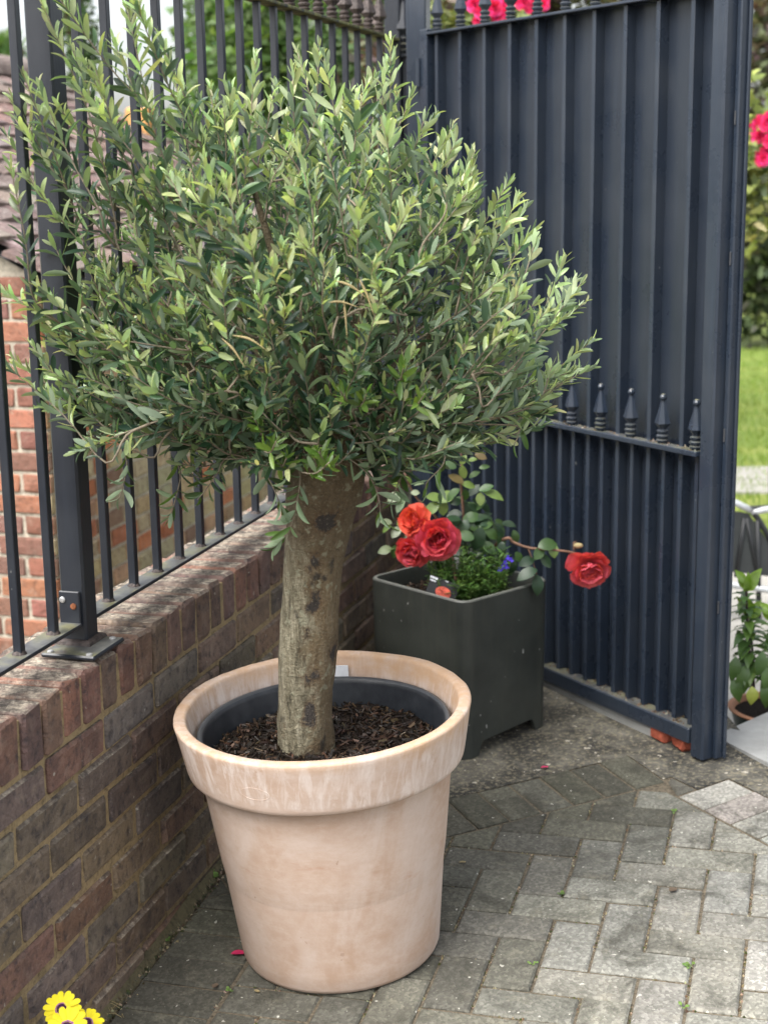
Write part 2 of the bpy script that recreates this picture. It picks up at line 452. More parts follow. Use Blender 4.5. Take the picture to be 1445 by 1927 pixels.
# ------------------------------------------------------------------ object helpers
def thing(name, label, cat, loc=(0, 0, 0), group=None):
    o = bpy.data.objects.new(name, None); COL.objects.link(o)
    o.location = Vector(loc); o.empty_display_size = 0.1
    o['label'] = label; o['category'] = cat
    if group: o['group'] = group
    return o
def tag(o, label, cat, group=None):
    o['label'] = label; o['category'] = cat
    if group: o['group'] = group
    return o
def root_loc(o):
    l = Vector((0, 0, 0))
    while o is not None:
        l = l + o.location; o = o.parent
    return l
class MB:
    def __init__(s): s.v = []; s.f = []; s.c = None
    def add(s, vs, fs):
        k = len(s.v); s.v += [tuple(map(float, q)) for q in vs]; s.f += [tuple(i + k for i in q) for q in fs]; return s
    def box(s, c, ax, ay, az):                # centre and three half-axis vectors
        c, ax, ay, az = map(np.asarray, (c, ax, ay, az))
        vs = [c + ax * i + ay * j + az * k for k in (-1, 1) for j in (-1, 1) for i in (-1, 1)]
        fs = [(0, 2, 3, 1), (4, 5, 7, 6), (0, 1, 5, 4), (2, 6, 7, 3), (0, 4, 6, 2), (1, 3, 7, 5)]
        if np.dot(np.cross(ax, ay), az) < 0: fs = [f[::-1] for f in fs]
        return s.add(vs, fs)
    def bbox(s, c, ax, ay, az, bev):          # bevelled box
        c, ax, ay, az = map(np.asarray, (c, ax, ay, az))
        lx, ly, lz = (np.linalg.norm(q) for q in (ax, ay, az))
        ux, uy, uz = ax / lx, ay / ly, az / lz
        b = min(bev, lx * .9, ly * .9, lz * .9)
        vs = []; 
        for k in (-1, 1):
            for j in (-1, 1):
                for i in (-1, 1):
                    vs.append(c + ux * i * lx + uy * j * (ly - b) + uz * k * (lz - b))
                    vs.append(c + ux * i * (lx - b) + uy * j * ly + uz * k * (lz - b))
                    vs.append(c + ux * i * (lx - b) + uy * j * (ly - b) + uz * k * lz)
        bm = bmesh.new()
        bv = [bm.verts.new(q) for q in vs]
        r = bmesh.ops.convex_hull(bm, input=bv)
        bm.verts.index_update()
        idx = {v: i for i, v in enumerate(bm.verts)}
        bmesh.ops.dissolve_limit(bm, angle_limit=0.01, verts=bm.verts, edges=bm.edges)
        bm.verts.index_update()
        s.add([v.co for v in bm.verts], [[v.index for v in f.verts] for f in bm.faces]); bm.free(); return s
    def tube(s, pts, rad, n=6, cap=True):
        pts = [np.asarray(q, float) for q in pts]
        if not hasattr(rad, '__len__'): rad = [rad] * len(pts)
        t0 = pts[1] - pts[0]; ref = np.array([0, 0, 1.0]) if abs(t0[2]) < .9 * np.linalg.norm(t0) else np.array([1.0, 0, 0])
        k0 = len(s.v); 
        for i, q in enumerate(pts):
            t = pts[min(i + 1, len(pts) - 1)] - pts[max(i - 1, 0)]
            t = t / (np.linalg.norm(t) + 1e-9)
            u = ref - t * (ref @ t); u /= (np.linalg.norm(u) + 1e-9); w = np.cross(t, u); ref = u
            for a in range(n):
                th = 2 * math.pi * a / n
                s.v.append(tuple(q + (u * math.cos(th) + w * math.sin(th)) * rad[i]))
        for i in range(len(pts) - 1):
            for a in range(n):
                b = (a + 1) % n
                s.f.append((k0 + i * n + a, k0 + i * n + b, k0 + (i + 1) * n + b, k0 + (i + 1) * n + a))
        if cap:
            s.f.append(tuple(k0 + a for a in range(n))[::-1]); e = k0 + (len(pts) - 1) * n
            s.f.append(tuple(e + a for a in range(n)))
        return s
    def lathe(s, prof, n=48, c=(0, 0, 0), axis=None, closed=False, jit=None):
        # prof: (radius, height) pairs going up the outside; axis frame (x, y, z)
        X, Y, Z = axis if axis is not None else (np.array([1., 0, 0]), np.array([0, 1., 0]), np.array([0, 0, 1.]))
        c = np.asarray(c, float); k0 = len(s.v)
        for (r, h) in prof:
            for a in range(n):
                th = 2 * math.pi * a / n
                s.v.append(tuple(c + X * r * math.cos(th) + Y * r * math.sin(th) + Z * h))
        m_ = len(prof)
        for i in range(m_ - 1 if not closed else m_):
            j = (i + 1) % m_
            for a in range(n):
                b = (a + 1) % n
                s.f.append((k0 + i * n + a, k0 + i * n + b, k0 + j * n + b, k0 + j * n + a))
        return s
    def build(s, name, mt, parent=None, smooth=False, auto=None):
        off = root_loc(parent) if parent is not None else Vector((0, 0, 0))
        me = bpy.data.meshes.new(name)
        ov = Vector(off)
        me.from_pydata([(x - ov.x, y - ov.y, z - ov.z) for x, y, z in s.v], [], s.f)
        me.materials.append(M[mt] if isinstance(mt, str) else mt)
        if s.c is not None:
            at = me.attributes.new('lc', 'FLOAT_COLOR', 'POINT')
            at.data.foreach_set('color', np.asarray(s.c, np.float32).ravel())
        if smooth:
            me.polygons.foreach_set('use_smooth', [True] * len(me.polygons))
            if auto is not None:
                try: me.set_sharp_from_angle(angle=R_(auto))
                except Exception: pass
        me.update()
        o = bpy.data.objects.new(name, me); COL.objects.link(o)
        if parent is not None: o.parent = parent
        return o
def obj(name, me, parent, mw, color=None):
    # object from shared mesh data, placed at a world matrix (parents are never rotated)
    o = bpy.data.objects.new(name, me); COL.objects.link(o)
    if parent is not None:
        o.parent = parent
        o.matrix_local = Matrix.Translation(-root_loc(parent)) @ mw
    else: o.matrix_world = mw
    if color is not None: o.color = (*color[:3], 1)
    return o
def struct(o): o['kind'] = 'structure'; return o
def frame(c, x, y, z):
    m_ = Matrix.Identity(4)
    for i in range(3): m_[i][0], m_[i][1], m_[i][2], m_[i][3] = x[i], y[i], z[i], c[i]
    return m_
def jit(rng, c, a):
    k = 1 + rng.uniform(-a, a)
    return tuple(max(0, x * k * (1 + rng.uniform(-a * .4, a * .4))) for x in c)
def smoothpath(pts, n):
    pts = [np.asarray(q, float) for q in pts]; out = []
    P = [2 * pts[0] - pts[1]] + pts + [2 * pts[-1] - pts[-2]]
    for i in range(1, len(P) - 2):
        for k in range(n):
            t = k / n
            out.append(0.5 * (2 * P[i] + (P[i + 1] - P[i - 1]) * t + (2 * P[i - 1] - 5 * P[i] + 4 * P[i + 1] - P[i + 2]) * t * t + (3 * P[i] - P[i - 1] - 3 * P[i + 1] + P[i + 2]) * t ** 3))
    out.append(pts[-1]); return out

def brick_mesh(name, lx, ly, lz, mt, seed, amp=0.0035, bev=0.006):
    rng = random.Random(seed)
    b = MB().bbox((0, 0, 0), (lx / 2, 0, 0), (0, ly / 2, 0), (0, 0, lz / 2), bev * rng.uniform(.7, 1.4))
    b.v = [tuple(c + rng.uniform(-amp, amp) for c in v) for v in b.v]
    me = bpy.data.meshes.new(name); me.from_pydata(b.v, [], b.f); me.materials.append(M[mt]); return me

# ================================================================== SETTING
rng = random.Random(7)
b = MB(); S = 300
b.add([(-S, -S, -0.55), (S, -S, -0.55), (S, S, -0.55), (-S, S, -0.55)], [(0, 1, 2, 3)])
struct(b.build('ground', 'terrain'))

# ---- driveway of block paving, laid to the wall
drive = bpy.data.objects.new('driveway', None); COL.objects.link(drive); drive.location = Vector(GP(0.3, 0.6)); struct(drive)
def clip_poly(poly, a, b_, c):             # keep a*s + b*n <= c
    out = []
    for i in range(len(poly)):
        p, q = poly[i], poly[(i + 1) % len(poly)]
        fp, fq = a * p[0] + b_ * p[1] - c, a * q[0] + b_ * q[1] - c
        if fp <= 0: out.append(p)
        if (fp < 0 < fq) or (fq < 0 < fp):
            t = fp / (fp - fq); out.append((p[0] + (q[0] - p[0]) * t, p[1] + (q[1] - p[1]) * t))
    return out
def area(p): return 0.5 * sum(p[i][0] * p[(i + 1) % len(p)][1] - p[(i + 1) % len(p)][0] * p[i][1] for i in range(len(p)))
def inset(poly, k):
    c = np.mean(np.array(poly), 0); out = []
    n_ = len(poly)
    sgn = 1 if area(poly) > 0 else -1
    for i in range(n_):
        p0, p1, p2 = (np.array(poly[(i + j) % n_]) for j in (-1, 0, 1))
        e1 = p1 - p0; e2 = p2 - p1
        e1 = e1 / (np.linalg.norm(e1) + 1e-9); e2 = e2 / (np.linalg.norm(e2) + 1e-9)
        n1 = np.array([-e1[1], e1[0]]) * sgn; n2 = np.array([-e2[1], e2[0]]) * sgn
        bis = n1 + n2; bis = bis / (np.linalg.norm(bis) + 1e-9)
        cosv = max(0.4, bis @ n1)
        out.append(tuple(p1 + bis * k / cosv))
    return out
npaver = 0
def paver(poly, col, gap=0.0030, tilt=0.0016):
    global npaver
    if abs(area(poly)) < 0.0009: return
    if area(poly) > 0: poly = poly[::-1]      # (s, n) is left-handed seen from above
    dz = rng.uniform(-.0018, .0018); ts, tn = rng.uniform(-tilt, tilt) * 8, rng.uniform(-tilt, tilt) * 8
    c = np.mean(np.array(poly), 0)
    o1 = inset(poly, gap); o2 = inset(poly, gap + 0.0045)
    if abs(area(o2)) < 0.0005 or area(o2) * area(poly) < 0: return
    lo = [GP(s, n, -.05) for s, n in o1]
    mid = [GP(s, n, dz - .004 + ts * (s - c[0]) + tn * (n - c[1])) for s, n in o1]
    top = [GP(s, n, dz + ts * (s - c[0]) + tn * (n - c[1])) for s, n in o2]
    k = len(poly); mb = MB()
    fs = []
    for i in range(k):
        j = (i + 1) % k
        fs += [(i, j, k + j, k + i), (k + i, k + j, 2 * k + j, 2 * k + i)]
    fs.append(tuple(2 * k + i for i in range(k)))
    mb.add(lo + mid + top, fs)
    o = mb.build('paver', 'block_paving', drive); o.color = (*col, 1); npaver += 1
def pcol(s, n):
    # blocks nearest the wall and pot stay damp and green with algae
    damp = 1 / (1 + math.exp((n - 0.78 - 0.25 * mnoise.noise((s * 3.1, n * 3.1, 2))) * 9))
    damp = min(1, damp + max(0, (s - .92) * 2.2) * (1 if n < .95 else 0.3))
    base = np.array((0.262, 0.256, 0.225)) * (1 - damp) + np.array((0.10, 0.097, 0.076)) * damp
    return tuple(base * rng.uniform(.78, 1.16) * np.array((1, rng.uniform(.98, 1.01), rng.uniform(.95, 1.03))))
UN, US, S_0 = 0.0968, 0.0895, 0.0365
E1 = (0.633, 0.774); Q1 = (0.774, -0.633); E2 = (-0.68, 0.735); M2 = (0.735, 0.68)
def cellrect(i0, i1, j0, j1): return [(S_0 + US * j0, UN * i0), (S_0 + US * j0, UN * i1), (S_0 + US * j1, UN * i1), (S_0 + US * j1, UN * i0)]
for a in range(-30, 40):
    for bb in range(-20, 20):
        for kind in 'HV':
            i, j = (9 + a, 9 + a + 4 * bb) if kind == 'H' else (8 + a, 9 + a + 4 * bb)
            r = cellrect(i, i + 2, j, j + 1) if kind == 'H' else cellrect(i, i + 1, j, j + 2)
            cs, cn = np.mean(np.array(r), 0)
            if not (-0.12 < cs < 1.35 and 0.1 < cn < 1.75): continue
            # the part of the drive the photograph can see
            P = GP(cs, cn) - CP; dep = P @ CF
            px = 722.5 + FPX * (P @ CR) / dep; py = 963.5 - FPX * (P @ CU) / dep
            if px > 1640 or py > 2120: continue
            r = clip_poly(r, 0, -1, -0.203)
            if len(r) > 2: r = clip_poly(r, Q1[0], Q1[1], 0.450)
            if len(r) > 2: r = clip_poly(r, M2[0], M2[1], 1.589)
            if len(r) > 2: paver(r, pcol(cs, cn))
for k in range(-3, 12):                     # course laid end-on along the foot of the wall
    s0 = 0.187 + 0.0945 * k
    r = clip_poly([(s0, 0.017), (s0, 0.201), (s0 + .0945, 0.201), (s0 + .0945, 0.017)], Q1[0], Q1[1], 0.450)
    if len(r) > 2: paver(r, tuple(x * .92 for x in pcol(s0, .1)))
def qc(c1, q): return (E1[0] * c1 + Q1[0] * q, E1[1] * c1 + Q1[1] * q)
for k in range(14):                         # threshold course
    c1 = 1.575 - .086 * k
    r = clip_poly([qc(c1 - .086, .454), qc(c1, .454), qc(c1, .627), qc(c1 - .086, .627)], 0, -1, -.02)
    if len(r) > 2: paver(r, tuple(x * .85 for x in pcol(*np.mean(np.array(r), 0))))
def _later(): pass
def cm(c2, m_):
    A = np.array([[E2[0], E2[1]], [M2[0], M2[1]]]); return tuple(np.linalg.solve(A, np.array([c2, m_])))
for k in range(9):
    c2 = -.153 + .089 * k
    paver([cm(c2, 1.593), cm(c2 + .089, 1.593), cm(c2 + .089, 1.757), cm(c2, 1.757)], jit(rng, (0.285, 0.275, 0.24), .1))
_A = np.array((1.4835, .822)); _C = np.array(cm(-.157, 1.655)); _D = _A + (_C - _A) * .05
paver([qc(1.577, .452), cm(-.157, 1.592), tuple(_C), qc(1.60, .47)], jit(rng, (0.14, 0.135, 0.11), .1))
def sheet(name, poly, dz, mt, parent=None, zf=None):
    mb = MB()
    pts = [GP(s, n, dz) if zf is None else np.array([*WL(s, n)[:2], zf]) for s, n in poly]
    fc = tuple(range(len(pts)))
    if area(poly) > 0: fc = fc[::-1]
    mb.add(pts, [fc])
    o = mb.build(name, mt, parent)
    bm = bmesh.new(); bm.from_mesh(o.data); bmesh.ops.triangulate(bm, faces=bm.faces); bm.to_mesh(o.data); bm.free()
    return o
sheet('joint_sand', [(-2.5, -.05), (-2.5, 3), (1.4, 3), (1.62, 1.1), (1.62, .9), (1.7, .7), (1.7, -.05)], -.0055, 'joint_dirt', drive)
# concrete apron below the gate
ap = [qc(.36, .629), qc(1.577, .629), qc(1.577, .47), qc(1.602, .472), cm(-.155, 1.657), cm(-.155, 1.759), cm(.75, 1.759), (1.35, 2.6), (1.60, 2.6), (1.62, 1.12), (1.95, .98), (3.4, 0.2), (3.4, -.02), (.95, -.02)]
struct(sheet('concrete_apron', ap, -.003, 'stained_concrete'))
# moss and grit lying in the joints
mb = MB(); cols = []
for k in range(5200):
    if rng.random() < .78:
        i = rng.randint(2, 15); n_ = UN * i + rng.uniform(-.004, .004); s_ = rng.uniform(-.1, 1.25)
    else:
        j = rng.randint(0, 13); s_ = S_0 + US * j + rng.uniform(-.003, .003); n_ = rng.uniform(.2, 1.5)
    if Q1[0] * s_ + Q1[1] * n_ > .45 or M2[0] * s_ + M2[1] * n_ > 1.59: continue
    if mnoise.noise((s_ * 9, n_ * 9, 3)) < -.05: continue
    # only on real joints of the herringbone
    fi, fj = n_ / UN, (s_ - S_0) / US
    r_ = rng.uniform(.0012, .0042); c0 = GP(s_, n_, -.0055)
    vs = [c0 + np.array([r_ * math.cos(t), r_ * math.sin(t), 0]) for t in (0, 2.1, 4.2)] + [c0 + np.array([0, 0, r_ * 1.1])]
    mb.add(vs, [(0, 1, 3), (1, 2, 3), (2, 0, 3)])
    cc = jit(rng, rng.choice([(0.30, 0.24, 0.15), (0.16, 0.11, 0.07), (0.07, 0.085, 0.02), (0.42, 0.36, 0.26)]), .3)
    cols += [(*cc, 1)] * 4
mb.c = cols
o = mb.build('joint_moss', 'garden_leaf_mass'); o['kind'] = 'stuff'; o['label'] = 'moss and pale grit lying in the joints of the block paving'; o['category'] = 'moss'

# dirt, weeds and grit along the foot of the wall
mb = MB(); cols = []
for k in range(900):
    s_ = rng.uniform(-.2, .9); n_ = abs(rng.gauss(0, .012)) + .002
    r_ = rng.uniform(.0015, .006); c0 = GP(s_, n_, -.002 + max(0, .012 - n_ * .7))
    th = rng.uniform(0, 6)
    vs = [c0 + np.array([r_ * math.cos(t + th), r_ * math.sin(t + th), rng.uniform(-.001, .001)]) for t in (0, 2.1, 4.2)] + [c0 + np.array([0, 0, r_])]
    mb.add(vs, [(0, 1, 3), (1, 2, 3), (2, 0, 3)])
    cc = jit(rng, rng.choice([(0.05, 0.04, 0.025), (0.09, 0.07, 0.04), (0.05, 0.06, 0.02), (0.3, 0.25, 0.17)]), .3); cols += [(*cc, 1)] * 4
mb.c = cols
o = mb.build('wall_foot_debris', 'garden_leaf_mass'); o['kind'] = 'stuff'; o['label'] = 'dark crumbs of dirt and moss along the foot of the brick wall'; o['category'] = 'dirt'

# patio, stone step and lawn beyond the gate
PZ = CAMZ - 1.62; SZ = CAMZ - 1.441
mb = MB(); q = [at_z(1250, 1390, PZ), at_z(1900, 1390, PZ), at_z(1900, 960, PZ), at_z(1250, 960, PZ)]
patio = bpy.data.objects.new('patio', None); COL.objects.link(patio); patio.location = Vector(np.mean(q, 0)); struct(patio)
pc = at_z(1445, 1180, PZ)
for i in range(-3, 6):
    for j in range(-3, 6):
        c0 = pc + D * (i * .45 - .6) + N * (j * .45) ; c0[2] = PZ - .02
        if (c0 - G0) @ GNRM > -.02 or c0[1] > 6.4 or to_sn(c0)[0] < 1.72: continue
        o = MB().bbox(c0, D * .222, N * .222, ZUP * .02, .006).build('paving_slab', 'patio_stone', patio)
sheet('slab_bed', [(1.9, .3), (1.9, 5), (5.6, 5), (5.6, .3)], 0, 'joint_dirt', patio, PZ - .012)
lz = PZ + .03
mb = MB(); mb.add([(-30, 6.3, lz), (60, 6.3, lz), (60, 60, lz), (-30, 60, lz)], [(0, 1, 2, 3)])
o = struct(mb.build('lawn', 'lawn_grass'))
mb = MB(); cols = []
lr = random.Random(5)
for k in range(9000):                       # tufts over the strip of lawn in view
    y = lr.uniform(6.32, 14); x = y * lr.uniform(.205, .30)
    h = lr.uniform(.02, .045); th = lr.uniform(0, 6.3); w = .004
    c0 = np.array([x, y, lz]); e = np.array([math.cos(th), math.sin(th), 0]) * w
    l = np.array([lr.uniform(-.015, .015), lr.uniform(-.015, .015), h])
    mb.add([c0 - e, c0 + e, c0 + l], [(0, 1, 2)])
    cc = jit(lr, (0.17, 0.25, 0.03), .3); cols += [(*cc, 1)] * 3
mb.c = cols
o = mb.build('lawn_blades', 'garden_leaf_mass'); o['kind'] = 'stuff'; o['label'] = 'short bright grass blades of the lawn beyond the gate'; o['category'] = 'grass'
for (px, py) in ((1415, 918), (1436, 893)):
    p = at_z(px, py, lz)
    rr = MB(); pr = []
    for k in range(9):
        t = 2 * math.pi * k / 9; r_ = rng.uniform(.8, 1.1); pr.append(p + np.array([.33 * r_ * math.cos(t), .20 * r_ * math.sin(t), 0]))
    vs = [q + ZUP * -.02 for q in pr] + [q + ZUP * .012 for q in pr]
    rr.add(vs, [(i, (i + 1) % 9, 9 + (i + 1) % 9, 9 + i) for i in range(9)] + [tuple(range(9, 18))])
    tag(rr.build('stepping_stone', 'patio_stone'), 'pale stepping stone in the lawn just behind the lounger arm' if py > 900 else 'pale stepping stone further up the lawn towards the dark hedge', 'stone', 'stepping stones in the lawn')

# ================================================================== BRICK GARDEN WALL
wall = thing('garden_wall', 'low dark red brick wall with brick-on-edge coping behind the terracotta pot', 'wall', WL(.9, -.1, -.62))
st_m = [brick_mesh('brick', .2130, .10, .0645, 'old_brick', 10 + i, .0024) for i in range(6)]
so_m = [brick_mesh('brick', .0640, .2125, .1055, 'old_brick', 30 + i, .0026, .007) for i in range(6)]
BC = [(0.225, 0.148, 0.102), (0.20, 0.148, 0.108), (0.175, 0.145, 0.115), (0.235, 0.178, 0.122), (0.235, 0.135, 0.092), (0.19, 0.158, 0.12), (0.22, 0.168, 0.118)]
SC = [(0.23, 0.135, 0.098), (0.26, 0.14, 0.10), (0.18, 0.12, 0.095), (0.29, 0.15, 0.105), (0.20, 0.135, 0.10)]
S_A, S_B = -0.72, 2.62
for k in range(int(S_A / .075), int(S_B / .075)):
    c = WL(k * .075 + .0375, -.1065 + rng.uniform(-.003, .003), .0548 + rng.uniform(-.0015, .0015))
    obj('coping_brick', rng.choice(so_m), wall, frame(c, D, -N, ZUP) @ Matrix.Rotation(rng.uniform(-.012, .012), 4, 'Z') @ Matrix.Rotation(rng.uniform(-.008, .008), 4, 'X'), jit(rng, rng.choice(SC), .15))
for r in range(9):
    z = -.0375 - .075 * r
    x = -.9 + (.1125 if r % 2 else 0)
    while x < S_B - .1:
        c = WL(x + .1125, -.05 + rng.uniform(-.002, .002), z + rng.uniform(-.002, .002))
        if x + .225 > S_A and c[2] + .033 > gz(x + .2, 0) - .03:
            obj('brick', rng.choice(st_m), wall, frame(c, D, -N, ZUP) @ Matrix.Rotation(rng.uniform(-.008, .008), 4, 'Y') @ Matrix.Rotation(rng.uniform(-.006, .006), 4, 'Z'), jit(rng, rng.choice(BC), .2))
        x += .225
a, e = S_A, S_B
mb = MB(); mb.box(WL((a + e) / 2, -.1065, -.305), D * (e - a) / 2, N * .1002, ZUP * .400); mb.build('mortar', 'sand_mortar', wall)
# mossy mortar fillet at the foot
mb = MB(); ss = np.linspace(-.4, 1.3, 60); vs = []
for s_ in ss:
    k = mnoise.noise((s_ * 7, 1.3, 0)); h = .022 + .012 * k
    vs += [WL(s_, 0.0, 0) * np.array([1, 1, 0]) + ZUP * (gz(s_, 0) + h), GP(s_, .017 + .005 * mnoise.noise((s_ * 11, 4, 0)), -.004)]
mb.add(vs, [(2 * i, 2 * i + 1, 2 * i + 3, 2 * i + 2) for i in range(59)]); mb.build('mortar_fillet', 'mossy_mortar', wall, True)

# ================================================================== RAILING ON THE WALL
fz = lambda z: W0[2] + z
rail = thing('railing', 'tall black metal railing with square bars and spear tops standing on brick wall', 'railing', WL(.295, -.075, .102))
Nf = -.0765
def finial(mb, c, X, Y, h, r):
    Z = ZUP
    k = h / .128
    prof = [(.0085, 0), (.0085, .004), (.012, .006), (.013, .010), (.009, .013), (.012, .016), (.0135, .021), (.009, .025), (.011, .028), (.0125, .033), (.008, .037), (.008, .040)]
    mb.lathe([(p * r, q * k) for p, q in prof], 12, c, (X, Y, Z))
    # faceted spear blade
    sec = [(.010, .040), (.0185, .052), (.012, .078), (.0055, .104), (.0045, .112)]
    k0 = len(mb.v); n = 8
    for (p, q) in sec:
        for i in range(n):
            t = 2 * math.pi * i / n + .39; rr = p * r * (1 if i % 2 == 0 else .8)
            mb.v.append(tuple(np.asarray(c) + X * rr * math.cos(t) + Y * rr * math.sin(t) + Z * q * k))
    for i in range(len(sec) - 1):
        for j in range(n):
            jj = (j + 1) % n; mb.f.append((k0 + i * n + j, k0 + i * n + jj, k0 + (i + 1) * n + jj, k0 + (i + 1) * n + j))
    mb.f.append(tuple(k0 + j for j in range(n))[::-1])
    mb.lathe([(.001, .108), (.0055, .110), (.0078, .115), (.0078, .119), (.0055, .124), (.001, .126)][0:0] or [(p * r, q * k) for p, q in [(.001, .108), (.0055, .110), (.0078, .115), (.0078, .119), (.0055, .1245), (.0008, .127)]], 10, c, (X, Y, Z))
RZ0, RZ1 = .155, .1625                     # bottom flat
TZ0, TZ1 = 1.383, 1.391                    # top flat
def flat(name, s0, s1, z0, z1, hw=.022, mt='black_rail_paint'):
    return MB().bbox(WL((s0 + s1) / 2, Nf, (z0 + z1) / 2), D * (s1 - s0) / 2, N * hw, ZUP * (z1 - z0) / 2, .0015).build(name, mt, rail)
flat('bottom_rail', -.75, .264, RZ0, RZ1); flat('bottom_rail', .322, 2.55, RZ0, RZ1)
flat('top_rail', -.75, .27, TZ0, TZ1); flat('top_rail', .32, 2.55, TZ0, TZ1, mt='mossy_rail')
barm = MB().bbox((0, 0, 0), (.008, 0, 0), (0, .008, 0), (0, 0, (TZ0 - RZ1) / 2 + .002), .0012)
me_bar = bpy.data.meshes.new('bar'); me_bar.from_pydata(barm.v, [], barm.f); me_bar.materials.append(M['black_rail_paint'])
weldm = MB().lathe([(.0145, -.001), (.0125, .002), (.010, .005), (.007, .008)], 10); me_weld = bpy.data.meshes.new('weld'); me_weld.from_pydata(weldm.v, [], weldm.f); me_weld.materials.append(M['rust_paint'])
fm = MB(); finial(fm, (0, 0, 0), np.array([1., 0, 0]), np.array([0, 1., 0]), .128, 1.25)
me_fin = bpy.data.meshes.new('finial'); me_fin.from_pydata(fm.v, [], fm.f); me_fin.materials.append(M['rust_paint'])
me_fin2 = me_fin.copy(); me_fin2.materials.clear(); me_fin2.materials.append(M['black_rail_paint'])
BARS = [.192 - .124 * k for k in range(7)] + [.418 + .1165 * k for k in range(18)]
for s_ in BARS:
    br = obj('bar', me_bar, rail, frame(WL(s_, Nf, (TZ0 + RZ1) / 2), D, -N, ZUP) @ Matrix.Rotation(rng.uniform(-.03, .03), 4, 'Z'))
    obj('weld', me_weld, rail, frame(WL(s_, Nf, RZ1), D, -N, ZUP))
    obj('finial', me_fin, rail, frame(WL(s_, Nf, TZ1 - .001), D, -N, ZUP))
def post(s0, s1, n0, n1, z0, z1, name, parent, mt='black_rail_paint'):
    return MB().bbox(WL((s0 + s1) / 2, (n0 + n1) / 2, (z0 + z1) / 2), D * (s1 - s0) / 2, N * (n1 - n0) / 2, ZUP * (z1 - z0) / 2, .004).build(name, mt, parent)
p1 = post(.270, .320, -.101, -.051, .118, 1.62, 'post', rail)
bp = MB().bbox(WL(.268, -.058, .1145), D * .064, N * .055, ZUP * .0045, .003).build('base_plate', 'black_rail_paint', rail)
mb = MB().lathe([(.052, 0), (.049, .006), (.043, .009), (.036, .010)], 4, WL(.295, -.076, .1185), (N * .707 + D * .707, D * .707 - N * .707, ZUP)); mb.build('weld', 'rust_paint', rail)
for s_, n_ in ((.215, -.098), (.214, -.018), (.318, -.022)):
    MB().lathe([(.0065, 0), (.0062, .0025), (.004, .0035), (.0005, .0036)], 10, WL(s_, n_, .1188)).build('bolt', 'zinc', bp)
tb = MB().bbox(WL(.2655, -.079, .189), D * .0035, N * .021, ZUP * .034, .0015).build('bracket', 'black_rail_paint', rail)
for n_, z_, mt in ((-.092, .207, 'zinc'), (-.070, .195, 'rust')):
    MB().lathe([(.0062, 0), (.0060, .002), (.004, .003), (.0005, .0031)], 10, WL(.262, n_, z_), (N, ZUP, -D)).build('screw', mt, tb)
post(2.55, 2.60, -.105, -.055, .10, 1.62, 'post', rail)

# ================================================================== GATE
gate = thing('metal_gate', 'dark navy sheet metal gate with vertical bars and spear-topped lower rail, swung open', 'gate', G0)
PB = G0[2]                                  # foot of free stile
GZT = CAMZ + .412; GZM = CAMZ - .664; GZB = CAMZ - 1.376
def gbox(name, k0, k1, o0, o1, z0, z1, mt='navy_gloss_paint', bev=.002, parent=gate):
    return MB().bbox(GA((k0 + k1) / 2, (o0 + o1) / 2, (z0 + z1) / 2), G * (k1 - k0) / 2, GNRM * (o1 - o0) / 2, ZUP * (z1 - z0) / 2, bev).build(name, mt, gate if parent is None else parent)
KR, KL = .052, 1.245
gbox('stile', .004, .050, -.022, .022, PB, GZT + .35, bev=.005)
lp = gbox('closing_strip', -.012, .0034, -.040, -.010, PB + .005, GZT + .35, bev=.003)
gbox('closing_strip', -.019, -.0126, -.040, -.030, PB + .005, GZT + .35, bev=.002)
for z_ in (CAMZ + .12, CAMZ - .62, CAMZ - 1.05, CAMZ - .20):
    MB().bbox(GA(-.004, -.0085, z_), G * .002, GNRM * .002, ZUP * .016, .001).build('hinge_weld', 'gutter_plastic', lp)
gbox('stile', KL, KL + .04, -.02, .02, CAMZ - 1.41, GZT + .01, bev=.003)
gbox('top_rail', KR, KL, -.022, .022, GZT - .008, GZT)
gbox('middle_rail', KR, KL, -.004, .030, GZM - .014, GZM)
gbox('bottom_rail', KR, KL, -.022, .026, GZB - .042, GZB, bev=.003)
gbox('sheet', KR - .002, KL + .002, -.029, -.025, GZB - .02, GZT - .003, 'navy_sheet_paint', .0008)
gb = MB().bbox((0, 0, 0), (.007, 0, 0), (0, .0155, 0), (0, 0, (GZT - .008 - GZB) / 2), .0012); me_gb = bpy.data.meshes.new('bar'); me_gb.from_pydata(gb.v, [], gb.f); me_gb.materials.append(M['navy_gloss_paint'])
hb = MB().bbox((0, 0, 0), (.006, 0, 0), (0, .0155, 0), (0, 0, (GZM - .014 - GZB) / 2), .0012); me_hb = bpy.data.meshes.new('bar'); me_hb.from_pydata(hb.v, [], hb.f); me_hb.materials.append(M['navy_gloss_paint'])
fm = MB(); finial(fm, (0, 0, 0), np.array([1., 0, 0]), np.array([0, 1., 0]), .128, 1.2)
me_f3 = bpy.data.meshes.new('finial'); me_f3.from_pydata(fm.v, [], fm.f); me_f3.materials.append(M['navy_gloss_paint'])
GBARS = [.132 + .1205 * k for k in range(10)]
for k in GBARS:
    if k < KL - .02:
        obj('bar', me_gb, gate, frame(GA(k, -.0105, (GZT - .008 + GZB) / 2), G, GNRM, ZUP))
        obj('finial', me_f3, gate, frame(GA(k, 0, GZT - .001), G, GNRM, ZUP))
for k in [.072] + [q + .0603 for q in GBARS]:
    if k < KL - .02:
        obj('bar', me_hb, gate, frame(GA(k, -.0085, (GZM - .014 + GZB) / 2), G, GNRM, ZUP))
        obj('finial', me_f3, gate, frame(GA(k, .012, GZM - .001), G, GNRM, ZUP))
